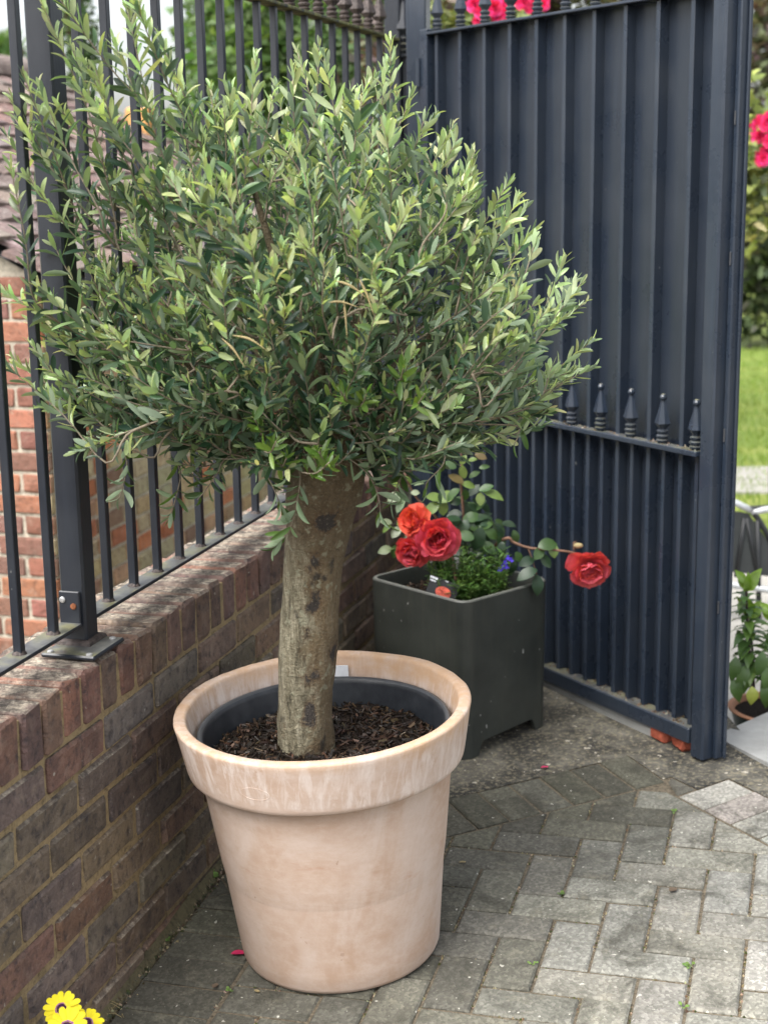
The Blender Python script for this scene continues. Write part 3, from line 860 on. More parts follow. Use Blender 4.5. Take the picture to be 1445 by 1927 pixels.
# crumbs and seed husks caught on the rails
mb = MB(); cols = []
for k in range(420):
    kk = rng.uniform(KR, KL); up = rng.random() < .3
    c0 = GA(kk, rng.uniform(-.02, .018) if not up else rng.uniform(0, .026), GZB if not up else GZM); r_ = rng.uniform(.0012, .0045)
    t = rng.uniform(0, 6)
    vs = [c0 + np.array([r_ * math.cos(t + q), r_ * math.sin(t + q), 0]) for q in (0, 2.1, 4.2)] + [c0 + np.array([rng.uniform(-1, 1) * r_, 0, r_ * rng.uniform(.5, 2)])]
    mb.add(vs, [(0, 1, 3), (1, 2, 3), (2, 0, 3)]); cc = jit(rng, rng.choice([(0.10, 0.06, 0.035), (0.3, 0.27, 0.22), (0.16, 0.10, 0.06)]), .3); cols += [(*cc, 1)] * 4
mb.c = cols; o = mb.build('husks', 'garden_leaf_mass', gate); o['kind'] = 'stuff'
# hinge post and the short spear-topped panel beside it
hp = thing('gate_post', 'square navy hinge post at the far end of open gate', 'post', GA(1.315, 0, CAMZ - 1.42))
hc = GA(1.318, .0, 0)
MB().bbox((hc[0], hc[1], CAMZ - .35), D * .0305, N * .0305, ZUP * 1.07, .004).build('post', 'navy_gloss_paint', hp)
MB().bbox((hc[0], hc[1], CAMZ + .725), D * .033, N * .033, ZUP * .006, .003).build('cap', 'navy_gloss_paint', hp)
for z_ in (CAMZ + .3, CAMZ - 1.2):
    MB().tube([GA(1.2845, .024, z_ - .04), GA(1.2845, .024, z_ + .04)], .009, 10).build('hinge', 'navy_gloss_paint', hp)
sp = thing('side_panel', 'short spear-topped railing panel between wall railing and gate post', 'railing', WL(2.75, .1, .1))
A0 = WL(2.615, -.08, 0); A1 = np.array([hc[0], hc[1], A0[2]]) + np.array([.02, .09, 0]); dv = (A1 - A0); L = np.linalg.norm(dv[:2]); dv = dv / np.linalg.norm(dv); nv = np.cross(ZUP, dv)
for z0, z1, nm in ((1.335, 1.343, 'top_rail'), (.14, .148, 'bottom_rail')):
    MB().bbox((A0 + A1) / 2 * np.array([1, 1, 0]) + ZUP * fz((z0 + z1) / 2), dv * L / 2, nv * .02, ZUP * .004, .001).build(nm, 'black_rail_paint', sp)
nb = max(2, int(L / .08))
for i in range(nb):
    c = A0 + dv * L * (i + .5) / nb; 
    obj('bar', me_bar, sp, frame((c[0], c[1], fz((1.335 + .148) / 2)), dv, nv, ZUP) @ Matrix.Scale((1.335 - .148) / (TZ0 - RZ1), 4, (0, 0, 1)))
    obj('finial', me_fin2, sp, frame((c[0], c[1], fz(1.342)), dv, nv, ZUP) @ Matrix.Scale(1.5, 4))

# stone threshold and brick ends below the gate
a0 = ground_px(1030, 1300)
mb = MB().bbox(GA(.62, -.03, PB + .014), G * .42, GNRM * .045, ZUP * .016, .006); tag(mb.build('threshold_stone', 'step_slab'), 'smooth grey stone sill lying under the open gate', 'stone')
for i, (k, o_, rz, lab) in enumerate(((.175, -.005, .1, 'red brick offcut wedged under the gate rail beside the stone sill'), (.105, -.012, -.15, 'smaller red brick offcut under gate rail next to the gate post'))):
    c = GA(k, o_, 0); s_, n_ = to_sn(c); c[2] = gz(s_, n_) + (.022 if i == 0 else .015)
    me = brick_mesh('brick_piece', .058, .05, .05 if i == 0 else .036, 'red_brick_piece', 60 + i, .004)
    tag(obj('brick_piece', me, None, frame(c, G, GNRM, ZUP) @ Matrix.Rotation(rz, 4, 'Z')), lab, 'brick')
# ================================================================== TERRACOTTA POT
PBASE = ground_px(643, 1770)
ax = np.array([-.052, -.045, 1.0]); ax /= np.linalg.norm(ax)
PX = np.array([1., 0, 0]); PX = PX - ax * (PX @ ax); PX /= np.linalg.norm(PX); PY = np.cross(ax, PX)
PAX = (PX, PY, ax)
pot = thing('terracotta_pot', 'large pale terracotta pot with thick rim holding the olive tree', 'plant pot', PBASE)
H = .522
prof = [(.06, .004), (.188, .0005), (.197, .004), (.2005, .012), (.2225, .22), (.2485, H - .114), (.2515, H - .1105), (.2675, H - .1095), (.2715, H - .106), (.2735, H - .098), (.2885, H - .014), (.2905, H - .006), (.2900, H - .0025), (.2875, H - .0004), (.283, H), (.270, H - .0005), (.2665, H - .003), (.265, H - .008), (.2630, H - .016), (.2565, H - .05), (.256, H - .056), (.2535, H - .06), (.248, H - .11), (.225, H - .3), (.19, .03), (.05, .025)]
fine = []
for i in range(len(prof) - 1):
    (r0, h0), (r1, h1) = prof[i], prof[i + 1]; n_ = max(1, int(math.hypot(r1 - r0, h1 - h0) / .03))
    fine += [(r0 + (r1 - r0) * k / n_, h0 + (h1 - h0) * k / n_) for k in range(n_)]
fine.append(prof[-1])
mb = MB().lathe(fine, 128, PBASE, PAX)
vs = []
for v in mb.v:
    q = np.array(v); k = .0011 * mnoise.noise(Vector(q * 7)) + .0005 * mnoise.noise(Vector(q * 40)); vs.append(tuple(q + (q - PBASE) * k * 3))
mb.v = vs; mb.build('body', 'pale_terracotta', pot, True, 50)
# pressed oval maker's stamp on the rim band
def on_pot(th, h, r): return PBASE + (PX * math.cos(th) + PY * math.sin(th)) * r + ax * h
rb = lambda h: .2735 + (.287 - .2735) * (h - (H - .098)) / (.076)
mb = MB(); pts = []
tc, hc_ = R_(-115), H - .066
for k in range(41):
    t = 2 * math.pi * k / 40; h = hc_ + .0125 * math.sin(t); pts.append(on_pot(tc + .105 * math.cos(t), h, rb(h) - .0007))
mb.tube(pts, .0009, 6, False); mb.build('oval_stamp', 'pale_terracotta', pot, True)
# nursery pot inside
inner = thing('nursery_pot', 'black plastic nursery pot set inside the terracotta pot', 'plant pot', on_pot(0, .1, 0))
Hi = H - .043
pi_ = [(.20, .05), (.236, Hi - .012), (.2485, Hi - .011), (.2495, Hi - .004), (.2475, Hi), (.242, Hi + .001), (.2375, Hi - .003), (.2345, Hi - .012), (.215, Hi - .13)]
MB().lathe(pi_, 96, PBASE, PAX).build('shell', 'black_plastic', inner, True, 60)
Hs = H - .098
mb = MB(); nr = 14; na = 60; k0 = 0
sr = random.Random(3)
vs = [on_pot(0, Hs + .006, 0)]
for i in range(1, nr + 1):
    for a in range(na):
        r_ = .2225 * i / nr; t = 2 * math.pi * a / na
        q = on_pot(t, 0, r_); vs.append(on_pot(t, Hs + .012 * mnoise.noise(Vector(q * 16)) + .006 * mnoise.noise(Vector(q * 45)) + sr.uniform(-.002, .002), r_))
fs = [(0, 1 + a, 1 + (a + 1) % na) for a in range(na)]
for i in range(nr - 1):
    for a in range(na):
        b_ = (a + 1) % na; fs.append((1 + i * na + a, 1 + (i + 1) * na + a, 1 + (i + 1) * na + b_, 1 + i * na + b_))
mb.add(vs, fs); so = mb.build('potting_soil', 'soil'); so['kind'] = 'stuff'; so['label'] = 'dark potting compost filling the black nursery pot'; so['category'] = 'soil'
def chips(name, label, fn, n, rr_, size, parent=None):
    mb = MB(); cols = []
    for k in range(n):
        c0, up = fn(rr_)
        u = Vector((rr_.gauss(0, 1), rr_.gauss(0, 1), rr_.gauss(0, .45))).normalized(); w = u.cross(Vector((rr_.gauss(0, 1), rr_.gauss(0, 1), rr_.gauss(0, 1)))).normalized(); x = u.cross(w)
        l = size * rr_.uniform(.35, 1.5); mb.box(np.array(c0), np.array(u) * l, np.array(w) * l * rr_.uniform(.12, .35), np.array(x) * l * .1)
        cc = jit(rr_, rr_.choice([(0.026, 0.013, 0.008), (0.042, 0.021, 0.013), (0.016, 0.009, 0.006), (0.05, 0.026, 0.016), (0.02, 0.011, 0.008), (0.018, 0.01, 0.007), (0.12, 0.07, 0.042)]), .3); cols += [(*cc, 1)] * 8
    mb.c = cols; o = mb.build(name, 'garden_leaf_mass', parent); o['kind'] = 'stuff'; o['label'] = label; o['category'] = 'mulch'; return o
def soil_pt(r):
    rad = .222 * math.sqrt(r.random()); t = r.uniform(0, 6.283); q = on_pot(t, 0, rad)
    return on_pot(t, Hs + .012 * mnoise.noise(Vector(q * 16)) + .006 * mnoise.noise(Vector(q * 45)) + .003, rad), None
chips('bark_mulch', 'broken dark bark chips over the compost round the olive trunk', soil_pt, 2600, sr, .008)
# white label tucked behind the trunk
lt = R_(84)
lc0 = on_pot(lt, H - .050, .2545); out = (PX * math.cos(lt) + PY * math.sin(lt)); tv = np.cross(ax, out)
pl = thing('care_label', 'narrow white printed label tucked inside pot rim behind the trunk', 'label', lc0)
MB().bbox(lc0 - out * .002, tv * .018, out * .0006, ax * .030, .0005).build('card', 'white_card', pl)
for k in range(5): MB().box(lc0 - out * .0028 + ax * (-.024 + .006 * k) - tv * .007, tv * (.004 + .002 * (k % 2)), out * .0001, ax * .0011).build('print_line', 'ink', pl)

# ================================================================== OLIVE TREE
TR = random.Random(21)
TB = at_z(577, 1404, on_pot(0, Hs, 0)[2]); TY = TB[1]
tree = thing('olive_tree', 'bushy olive tree with thick mottled trunk growing in the terracotta pot', 'tree', TB)
tp = [(577, 1460, .056), (577, 1404, .0555), (574, 1340, .0550), (575, 1270, .0545), (578, 1200, .0550), (583, 1130, .0555), (588, 1060, .0570), (600, 990, .0625), (612, 930, .070), (620, 880, .070), (618, 830, .060), (612, 760, .042)]
cl = smoothpath([at_y(x, y, TY - .004 * i) for i, (x, y, r) in enumerate(tp)], 5); rad = []
for i in range(len(tp) - 1):
    for k in range(5): rad.append(tp[i][2] + (tp[i + 1][2] - tp[i][2]) * k / 5)
rad.append(tp[-1][2])
mb = MB(); nT = 40
bumps = [((566, 1270, .010, .030)), ((598, 1275, .011, .035)), ((590, 1180, .008, .030)), ((580, 1150, .006, .025)), ((608, 985, .010, .035)), ((640, 935, .012, .05)), ((560, 930, .010, .05)), ((600, 1120, .007, .03)), ((585, 1400, .006, .03)), ((640, 1200, .008, .03))]
bumps = [(at_y(x, y, TY - .05), a_, r_) for x, y, a_, r_ in bumps]
scars = [(590, 1270, .021, .022), (578, 1190, .013, .017), (596, 1125, .010, .026), (586, 1140, .010, .014), (592, 1052, .013, .020), (612, 975, .026, .018), (566, 1057, .005, .008), (628, 1240, .010, .026), (588, 1420, .026, .012), (640, 960, .006, .014), (582, 1340, .016, .03)]
scars = [(at_y(x, y, TY - .055), a_, c_) for x, y, a_, c_ in scars]
sc_attr = []
for i, (c, r) in enumerate(zip(cl, rad)):
    for a in range(nT):
        th = 2 * math.pi * a / nT
        u = np.array([math.cos(th), math.sin(th), 0]); q = c + u * r
        nn = mnoise.noise(Vector((u[0] * 1.6, u[1] * 1.6, q[2] * 6))) * .006 + mnoise.noise(Vector(q * 30)) * .0022 + mnoise.noise(Vector((u[0] * 6, u[1] * 6, q[2] * 10))) * .002
        for (bc, am, br) in bumps:
            dd = np.linalg.norm(q - bc); nn += am * .5 * math.exp(-(dd / br) ** 2)
        sv = 0
        for (bc, sx, sz) in scars:
            e = math.exp(-(((q[0] - bc[0]) / sx) ** 2 + ((q[2] - bc[2]) / sz) ** 2)) * (1 if q[1] < c[1] else 0)
            sv = max(sv, e); nn -= .004 * e
        sc_attr.append(sv)
        mb.v.append(tuple(q + u * nn))
for i in range(len(cl) - 1):
    for a in range(nT):
        b_ = (a + 1) % nT; mb.f.append((i * nT + a, i * nT + b_, (i + 1) * nT + b_, (i + 1) * nT + a))
tk = mb.build('trunk', 'olive_bark', tree, True)
at_ = tk.data.attributes.new('scar', 'FLOAT', 'POINT'); at_.data.foreach_set('value', np.array(sc_attr, np.float32))

# --- crown: shoots fill a rounded volume; limbs carry them
OUT = [(75, 10), (110, -10), (150, 70), (215, 60), (250, -10), (300, 60), (340, 150), (420, 150), (480, 110), (545, 95), (600, 80), (650, 150), (700, 150), (738, 70), (775, 170), (830, 205), (880, 260), (905, 330), (960, 340), (995, 420), (1050, 480), (1100, 530), (1085, 590), (1118, 640), (1122, 690), (1060, 735), (1035, 790), (960, 815), (880, 835), (800, 880), (740, 890), (680, 850), (600, 845), (540, 880), (470, 880), (400, 890), (345, 900), (300, 850), (230, 815), (150, 850), (80, 765), (60, 690), (15, 690), (15, 560), (70, 550), (85, 430), (30, 330), (10, 245), (55, 170)]
def inside(px, py, P):
    c = False; j = len(P) - 1
    for i in range(len(P)):
        if (P[i][1] > py) != (P[j][1] > py) and px < (P[j][0] - P[i][0]) * (py - P[i][1]) / (P[j][1] - P[i][1]) + P[i][0]: c = not c
        j = i
    return c
def edged(px, py, P):
    best = 1e9
    for i in range(len(P)):
        a = np.array(P[i - 1], float); b_ = np.array(P[i], float); q = np.array([px, py], float)
        t = max(0, min(1, ((q - a) @ (b_ - a)) / ((b_ - a) @ (b_ - a)))); best = min(best, np.linalg.norm(q - a - (b_ - a) * t))
    return best
FORK = at_y(605, 800, TY - .03)
CY = TY + .02
tips = []
def add_tip(px, py, y=None):
    e = min(edged(px, py, OUT), 330) / 330
    hd = .50 * math.sqrt(max(0, 1 - (1 - e) ** 2))
    if y is None: y = CY + TR.uniform(-1, 1) * hd
    tips.append((at_y(px, py, y), TR.uniform(.13, .26)))   # inner and outer shoots alike
n_in = 0
while n_in < 520:
    px, py = TR.uniform(0, 1125), TR.uniform(-15, 900)
    if inside(px, py, OUT):
        if px + .6 * py < 460 and TR.random() < .86: continue       # thin, open top left
        if py < 260 and TR.random() < .62: continue
        add_tip(px, py); n_in += 1
for k in range(95):                         # low skirt of the crown in front of the fork
    px, py = TR.uniform(330, 900), TR.uniform(730, 885)
    if py > 840 and (px < 420 or px > 820): continue
    if 560 < px < 690 and py > 862: continue
    tips.append((at_y(px, py, CY - TR.uniform(-.05, .34)), TR.uniform(.10, .18)))
# the outermost shoots that make the outline
for px, py in [(82, 12), (100, -20), (45, 140), (25, 190), (110, 200), (180, 130), (90, 480), (60, 650), (250, -10), (240, 15), (150, 95), (215, 80), (75, 165), (30, 225), (12, 250), (20, 310), (50, 330), (95, 410), (75, 545), (12, 552), (70, 590), (15, 690), (80, 690), (70, 765), (90, 740), (140, 852), (160, 845), (600, 80), (560, 100), (610, 110), (735, 75), (725, 120), (690, 150), (775, 180), (820, 215), (850, 240), (885, 290), (860, 260), (955, 345), (985, 395), (1000, 470), (1060, 490), (1095, 530), (1100, 570), (1115, 640), (1120, 690), (1075, 700), (1040, 770), (1020, 800), (960, 815), (480, 115), (425, 160), (330, 150), (300, 70), (415, 250), (520, 160), (660, 170), (870, 840), (800, 885), (905, 830)]:
    tips.append((at_y(px, py, (CY + TR.uniform(-.30, -.18)) if px < 260 and TR.random() < .8 else CY + TR.uniform(-.16, .08)), TR.uniform(.24, .40)))
# hanging sprigs under the crown
DROP = [((560, 850), (565, 905), (548, 990), (518, 1030), 12), ((345, 850), (340, 900), (325, 960), (318, 975), 10), ((250, 830), (240, 880), (228, 930), (222, 940), 6), ((430, 860), (410, 890), (385, 925), (372, 940), 10), ((640, 850), (690, 890), (712, 935), (716, 975), 12), ((745, 850), (760, 880), (745, 920), (735, 950), 12), ((820, 840), (835, 870), (805, 905), (800, 920), 8), ((480, 860), (500, 890), (520, 930), (530, 960), 8), ((960, 800), (975, 815), (968, 835), (966, 838), 4)]
leaves = []                                 # (matrix, colour, width factor)
twig = MB()
nodes = []
limbs = []
for (px, py, dy, r0) in [(330, 420, .05, .017), (470, 330, -.15, .019), (600, 330, .2, .018), (760, 380, -.05, .018), (870, 560, .08, .015), (300, 640, -.1, .014), (850, 690, -.15, .012), (520, 560, -.28, .014), (690, 560, -.26, .013), (560, 520, .3, .015), (420, 700, .22, .012), (760, 650, .25, .012), (400, 760, -.25, .010)]:
    e = at_y(px, py, CY + dy); st_ = FORK + np.array([TR.uniform(-.03, .03), TR.uniform(-.03, .03), -.03])
    m1 = st_ + (e - st_) * .4 + np.array([TR.uniform(-.03, .03), TR.uniform(-.03, .03), -.02 + TR.uniform(-.02, .03)])
    pts = smoothpath([st_, m1, e], 7); rr_ = np.linspace(r0, .0045, len(pts))
    MB().tube(pts, list(rr_), 8).build('limb', 'olive_bark', tree, True)
    for q in pts[2:]: nodes.append(q)
NOD = list(nodes)
tips.sort(key=lambda q: np.linalg.norm(q[0] - FORK))
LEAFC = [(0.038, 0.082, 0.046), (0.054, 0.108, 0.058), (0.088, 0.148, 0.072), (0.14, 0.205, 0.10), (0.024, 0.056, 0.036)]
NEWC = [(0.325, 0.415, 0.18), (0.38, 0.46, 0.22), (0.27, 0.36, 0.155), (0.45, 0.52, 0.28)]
def add_leaves(pts, lmax, cfun, k0=.12, spacing=.0145):
    seg = [np.linalg.norm(pts[i + 1] - pts[i]) for i in range(len(pts) - 1)]; Lt = sum(seg)
    cum = np.concatenate([[0], np.cumsum(seg)])
    d_ = Lt * k0; phase = TR.uniform(0, 3.14); idx = 0
    while d_ < Lt + .002:
        i = min(np.searchsorted(cum, min(d_, Lt - 1e-5)) - 1, len(seg) - 1); i = max(i, 0)
        p = pts[i] + (pts[i + 1] - pts[i]) * ((min(d_, Lt) - cum[i]) / seg[i])
        t = Vector((pts[i + 1] - pts[i]) / seg[i])
        a = t.orthogonal().normalized(); a.rotate(Quaternion(t, phase + idx * 1.5708 + TR.uniform(-.3, .3)))
        f = d_ / Lt
        for sgn in (1, -1):
            if TR.random() < .10: continue
            s_ = a * sgn
            op = R_(TR.uniform(26, 74)) * (1 - .55 * max(0, f - .7) / .3)
            ld = (t * math.cos(op) + s_ * math.sin(op)); ld = (ld + Vector((0, 0, TR.uniform(.05, .35))) ).normalized()
            nrm = (t - ld * t.dot(ld)); nrm = nrm.normalized() if nrm.length > .05 else ld.orthogonal().normalized()
            nrm.rotate(Quaternion(ld, TR.gauss(0, .8)))
            ln = lmax * TR.uniform(.68, 1.12) * (1 - .45 * max(0, f - .75) / .25) * (.75 + .25 * min(1, f * 4))
            x_ = ld.cross(nrm).normalized(); nn = x_.cross(ld)
            wd = ln * TR.uniform(.20, .29)
            mtx = Matrix.Identity(4)
            for q in range(3): mtx[q][0], mtx[q][1], mtx[q][2], mtx[q][3] = x_[q] * wd, ld[q] * ln, nn[q] * ln, p[q]
            leaves.append((mtx, cfun(f, p)))
        d_ += spacing * TR.uniform(.8, 1.25) * (1 if f < .8 else .6); idx += 1
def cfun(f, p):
    out = min(1, max(.25, (np.linalg.norm(p - FORK) - .12) / .30))     # young growth outside; the crown's inner shade is put into leaf colour too
    out *= .55 + .45 * min(1, max(0, (p[2] - FORK[2] + .02) / .25))  # fewer pale leaves lower down: shade under the crown, put into leaf colour
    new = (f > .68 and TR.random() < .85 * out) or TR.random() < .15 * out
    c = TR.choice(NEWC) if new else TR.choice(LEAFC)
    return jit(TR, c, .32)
for q, L_ in tips:
    out_ = q - FORK; dist = np.linalg.norm(out_); out_ = out_ / (dist + 1e-9)
    L_ *= (1 if dist > .3 else .7)
    L_ = min(L_, dist * .8)
    dr = out_ * .8 + np.array([TR.gauss(0, .38), TR.gauss(0, .38), .32 + TR.gauss(0, .30)])
    low = max(0, min(1, (FORK[2] + .12 - q[2]) / .25)); dr[2] -= .38 * low
    dr /= np.linalg.norm(dr)
    base = q - (dr * .55 + out_ * .45) * L_ 
    midp = (base + q) / 2 + np.array([TR.gauss(0, .008), TR.gauss(0, .008), -.012 + TR.gauss(0, .006)])
    A_ = np.array(NOD); dd = np.linalg.norm(A_ - base, axis=1) + .6 * np.maximum(0, np.linalg.norm(A_ - FORK, axis=1) - np.linalg.norm(base - FORK))
    nb_ = NOD[int(np.argmin(dd))]
    gap = np.linalg.norm(base - nb_)
    path = ([nb_, (nb_ + base) / 2 + np.array([TR.gauss(0, .06), TR.gauss(0, .06), TR.gauss(0, .05)]) * gap] if gap > .02 else [nb_]) + [base, midp, q]
    pts = smoothpath(path, 4)
    twig.tube(pts, list(np.linspace(.0026 if gap < .15 else .0032, .0009, len(pts))), 5)
    NOD += [base, midp]
    if gap > .1: NOD.append((nb_ + base) / 2)
    sh = smoothpath([base, midp, q], 4)
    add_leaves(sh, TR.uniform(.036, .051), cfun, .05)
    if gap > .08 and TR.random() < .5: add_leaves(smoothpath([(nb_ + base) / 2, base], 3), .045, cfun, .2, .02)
for a_, b_, c_, d_, k in DROP:
    yy = TY - TR.uniform(.02, .16); path = [at_y(*a_, yy), at_y(*b_, yy - .02), at_y(*c_, yy - .03), at_y(*d_, yy - .03)]
    path = [path[0] + (FORK - path[0]) * .5] + path
    pts = smoothpath(path, 5); twig.tube(pts, list(np.linspace(.0018, .0008, len(pts))), 5)
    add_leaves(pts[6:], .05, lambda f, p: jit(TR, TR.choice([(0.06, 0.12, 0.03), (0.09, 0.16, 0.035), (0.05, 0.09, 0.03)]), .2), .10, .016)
# young suckers bright green low in the middle
for px, py in [(640, 735), (690, 740), (740, 735), (800, 740), (480, 790), (520, 830), (600, 850), (620, 870), (590, 860), (540, 860), (660, 700), (760, 690)]:
    q = at_y(px, py, CY - TR.uniform(.28, .38)); base = q + np.array([TR.uniform(-.05, .05), .07, -.03]); pts = smoothpath([base, (q + base) / 2 + np.array([0, 0, -.01]), q], 4)
    twig.tube(pts, .0014, 5); add_leaves(pts, .036, lambda f, p: jit(TR, TR.choice([(0.10, 0.19, 0.03), (0.14, 0.23, 0.04), (0.08, 0.15, 0.03)]), .15), .2, .012)
tw = twig.build('twigs', 'twig_bark', tree, True); tw['kind'] = 'stuff'
# dry straw-coloured prunings caught in the crown
for k, (px, py, ang) in enumerate([(660, 545, .5), (690, 560, 1.2), (650, 600, 1.5), (500, 610, .3), (440, 665, .9), (640, 575, .1), (470, 645, .4)]):
    q = at_y(px, py, CY - .42); dv_ = np.array([math.cos(ang), -.2, -math.sin(ang)]) * .03
    MB().tube(smoothpath([q - dv_, q + np.array([0, 0, .006]), q + dv_], 4), [.0005, .0014, .0018, .0022, .0022, .0018, .0012, .0008, .0005], 5).build('dry_leaf', 'fawn_leaf', tree, True)
def leaf_base(name, fold=.10, curl=.12, wave=0.0, prof=((0, .06), (.10, .40), (.30, .86), (.56, 1.0), (.80, .82), (.94, .42), (1.0, .04))):
    vs = []; fs = []
    for i, (t, w) in enumerate(prof):
        z = curl * (t - t * t * 1.6); 
        vs += [(-w / 2, t, z + fold * w * .35), (0, t, z), (w / 2, t, z + fold * w * .35 + wave * math.sin(t * 9))]
    for i in range(len(prof) - 1):
        k = 3 * i; fs += [(k, k + 1, k + 4, k + 3), (k + 1, k + 2, k + 5, k + 4)]
    return vs, fs
LB = [leaf_base('leaf', f_, c_) for f_, c_ in ((.12, .10), (.22, .22), (.08, -.10))]
def leaf_me(name, LBk, mt):
    me = bpy.data.meshes.new(name); me.from_pydata(*[LBk[0], [], LBk[1]]); me.materials.append(M[mt]); me.polygons.foreach_set('use_smooth', [True] * len(me.polygons)); return me
OL = [leaf_me('leaf', k, 'olive_leaf') for k in LB]
def depth(mtx): return (np.array(mtx.translation) - CP) @ CF
leaves.sort(key=lambda q: depth(q[0]))
def leaf_mass(name, lv, mt, parent, LBs=LB, rr_=TR):
    V = []; Fc = []; Cc = []
    base = [(np.array([(*v, 1) for v in vs]), fs) for vs, fs in LBs]; off = np.array([*root_loc(parent), 0]) if parent is not None else 0
    for mtx, c in lv:
        bv, bf = base[rr_.randrange(len(base))]; k = sum(map(len, V)) if False else leaf_mass.k
        P = bv @ np.array(mtx).T; V.append(P[:, :3]); Fc += [tuple(i + k for i in f) for f in bf]; Cc += [(*c[:3], 1)] * len(bv); leaf_mass.k += len(bv)
    leaf_mass.k = 0
    mb = MB(); mb.v = [tuple(q) for q in np.concatenate(V)]; mb.f = Fc; mb.c = Cc
    o = mb.build(name, mt, parent, True); o['kind'] = 'stuff'; return o
leaf_mass.k = 0
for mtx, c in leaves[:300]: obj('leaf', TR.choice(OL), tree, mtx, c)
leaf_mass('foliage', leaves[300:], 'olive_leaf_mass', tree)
print('olive leaves', len(leaves), 'pavers', npaver)
# ================================================================== SQUARE PLANTER AND ROSES
plz = CAMZ - 1.453
cR = np.array([.452, 3.855]); cF = np.array([.197, 3.655]); cL = np.array([-.048, 3.925])
u1 = (cL - cF); L1 = np.linalg.norm(u1); u1 /= L1
u2 = np.array([-u1[1], u1[0]]) * -1
if u2 @ (cR - cF) < 0: u2 = -u2
L2 = (cR - cF) @ u2 + .005
PC = np.array([*(cF + u1 * L1 / 2 + u2 * L2 / 2), 0]); U1 = np.array([*u1, 0]); U2 = np.array([*u2, 0])
PH = .412
s_, n_ = to_sn(PC); PZB = gz(s_, n_)
PZT = CAMZ - 1.047
planter = thing('square_planter', 'tall square dark green-grey planter with rounded corners standing beside the gate', 'planter', (PC[0], PC[1], PZB))
def rrect(hx, hy, r, n=6):
    pts = []
    for cx, cy, a0 in ((hx - r, hy - r, 0), (-hx + r, hy - r, 90), (-hx + r, -hy + r, 180), (hx - r, -hy + r, 270)):
        for k in range(n + 1):
            a = R_(a0 + 90 * k / n); pts.append((cx + r * math.cos(a), cy + r * math.sin(a)))
    return pts
hx, hy = L1 / 2, L2 / 2
def ring(hx_, hy_, r, z): return [PC + U1 * x + U2 * y + ZUP * z for x, y in rrect(hx_, hy_, r)]
mb = MB(); rs = []
lev = [(hx * .985, hy * .985, .036, None), (hx * .985, hy * .985, .036, PZB + .10), (hx, hy, .036, PZT - .012), (hx, hy, .036, PZT - .003), (hx - .003, hy - .003, .034, PZT), (hx - .010, hy - .010, .028, PZT), (hx - .013, hy - .013, .026, PZT - .004), (hx - .014, hy - .014, .026, PZT - .09)]
n_r = len(rrect(hx, hy, .036))
for (a, b_, r, z) in lev:
    if z is None:
        pts = []
        for (x, y) in rrect(a, b_, r):
            p = PC + U1 * x + U2 * y; s2, n2 = to_sn(p); pts.append(np.array([p[0], p[1], gz(s2, n2) - .002]))
        rs.append(pts)
    else: rs.append(ring(a, b_, r, z))
for q in rs: mb.v += [tuple(p) for p in q]
for i in range(1, len(rs) - 1):
    for k in range(n_r):
        j = (k + 1) % n_r; mb.f.append((i * n_r + k, i * n_r + j, (i + 1) * n_r + j, (i + 1) * n_r + k))
if np.cross(U1, U2)[2] < 0: mb.f = [f[::-1] for f in mb.f]
mb.build('tub', 'green_grey_resin', planter, True, 40)
# skirt below the tub: four sides, each cut away between two feet
def skirt(a, b_, half):
    m_ = MB(); nseg = 40; out_ = np.array([*((a + b_) / 2 - PC[:2]), 0]); out_ /= np.linalg.norm(out_)
    vs_o = []
    for i in range(nseg + 1):
        t = i / nseg; p = np.array([*(a + (b_ - a) * t), 0]); s2, n2 = to_sn(p); zb = gz(s2, n2) - .002
        dd = min(t, 1 - t) * half * 2
        foot = .022; rise = .036
        if dd < foot: zl = zb
        else:
            k = min(1, (dd - foot) / .018); zl = zb + rise * math.sqrt(max(0, 1 - (1 - k) ** 2))
        vs_o.append((p, zl))
    for p, zl in vs_o:
        for off in (0, -.012):
            q = p + out_ * off; m_.v += [(q[0], q[1], zl), (q[0], q[1], PZB + .1005)]
    for i in range(nseg):
        k = i * 4; l = k + 4
        m_.f += [(k, l, l + 1, k + 1), (k + 2, k + 3, l + 3, l + 2), (k, k + 2, l + 2, l)]
    return m_
c4 = [(PC + U1 * x * (hx * .985) + U2 * y * (hy * .985))[:2] for x, y in ((1, 1), (-1, 1), (-1, -1), (1, -1))]
for i in range(4):
    a, b_ = c4[i], c4[(i + 1) % 4]; d_ = (b_ - a) / np.linalg.norm(b_ - a); a2, b2 = a + d_ * .034, b_ - d_ * .034
    skirt(a2, b2, np.linalg.norm(b2 - a2) / 2).build('skirt', 'green_grey_resin', planter)
    # rounded corner foot
    cc = a - d_ * 0; m_ = MB()
    d0 = (a - c4[i - 1]) / np.linalg.norm(a - c4[i - 1]); cen = a + d_ * .036 - d0 * .036
    arc = []
    for k in range(7):
        t = k / 6 * math.pi / 2; p = cen + d0 * .036 * math.cos(t) - d_ * .036 * math.sin(t); arc.append(p)
    for p in arc:
        s2, n2 = to_sn([*p, 0]); m_.v += [(p[0], p[1], gz(s2, n2) - .002), (p[0], p[1], PZB + .1005)]
    m_.f += [(2 * k, 2 * k + 1, 2 * k + 3, 2 * k + 2) for k in range(6)]
    m_.build('foot', 'green_grey_resin', planter, True)
mb = MB(); gx = 16; vs = []
for i in range(gx + 1):
    for j in range(gx + 1):
        p = PC + U1 * (i / gx * 2 - 1) * (hx - .016) + U2 * (j / gx * 2 - 1) * (hy - .016); vs.append((p[0], p[1], PZT - .045 + .012 * mnoise.noise(Vector(p * 25))))
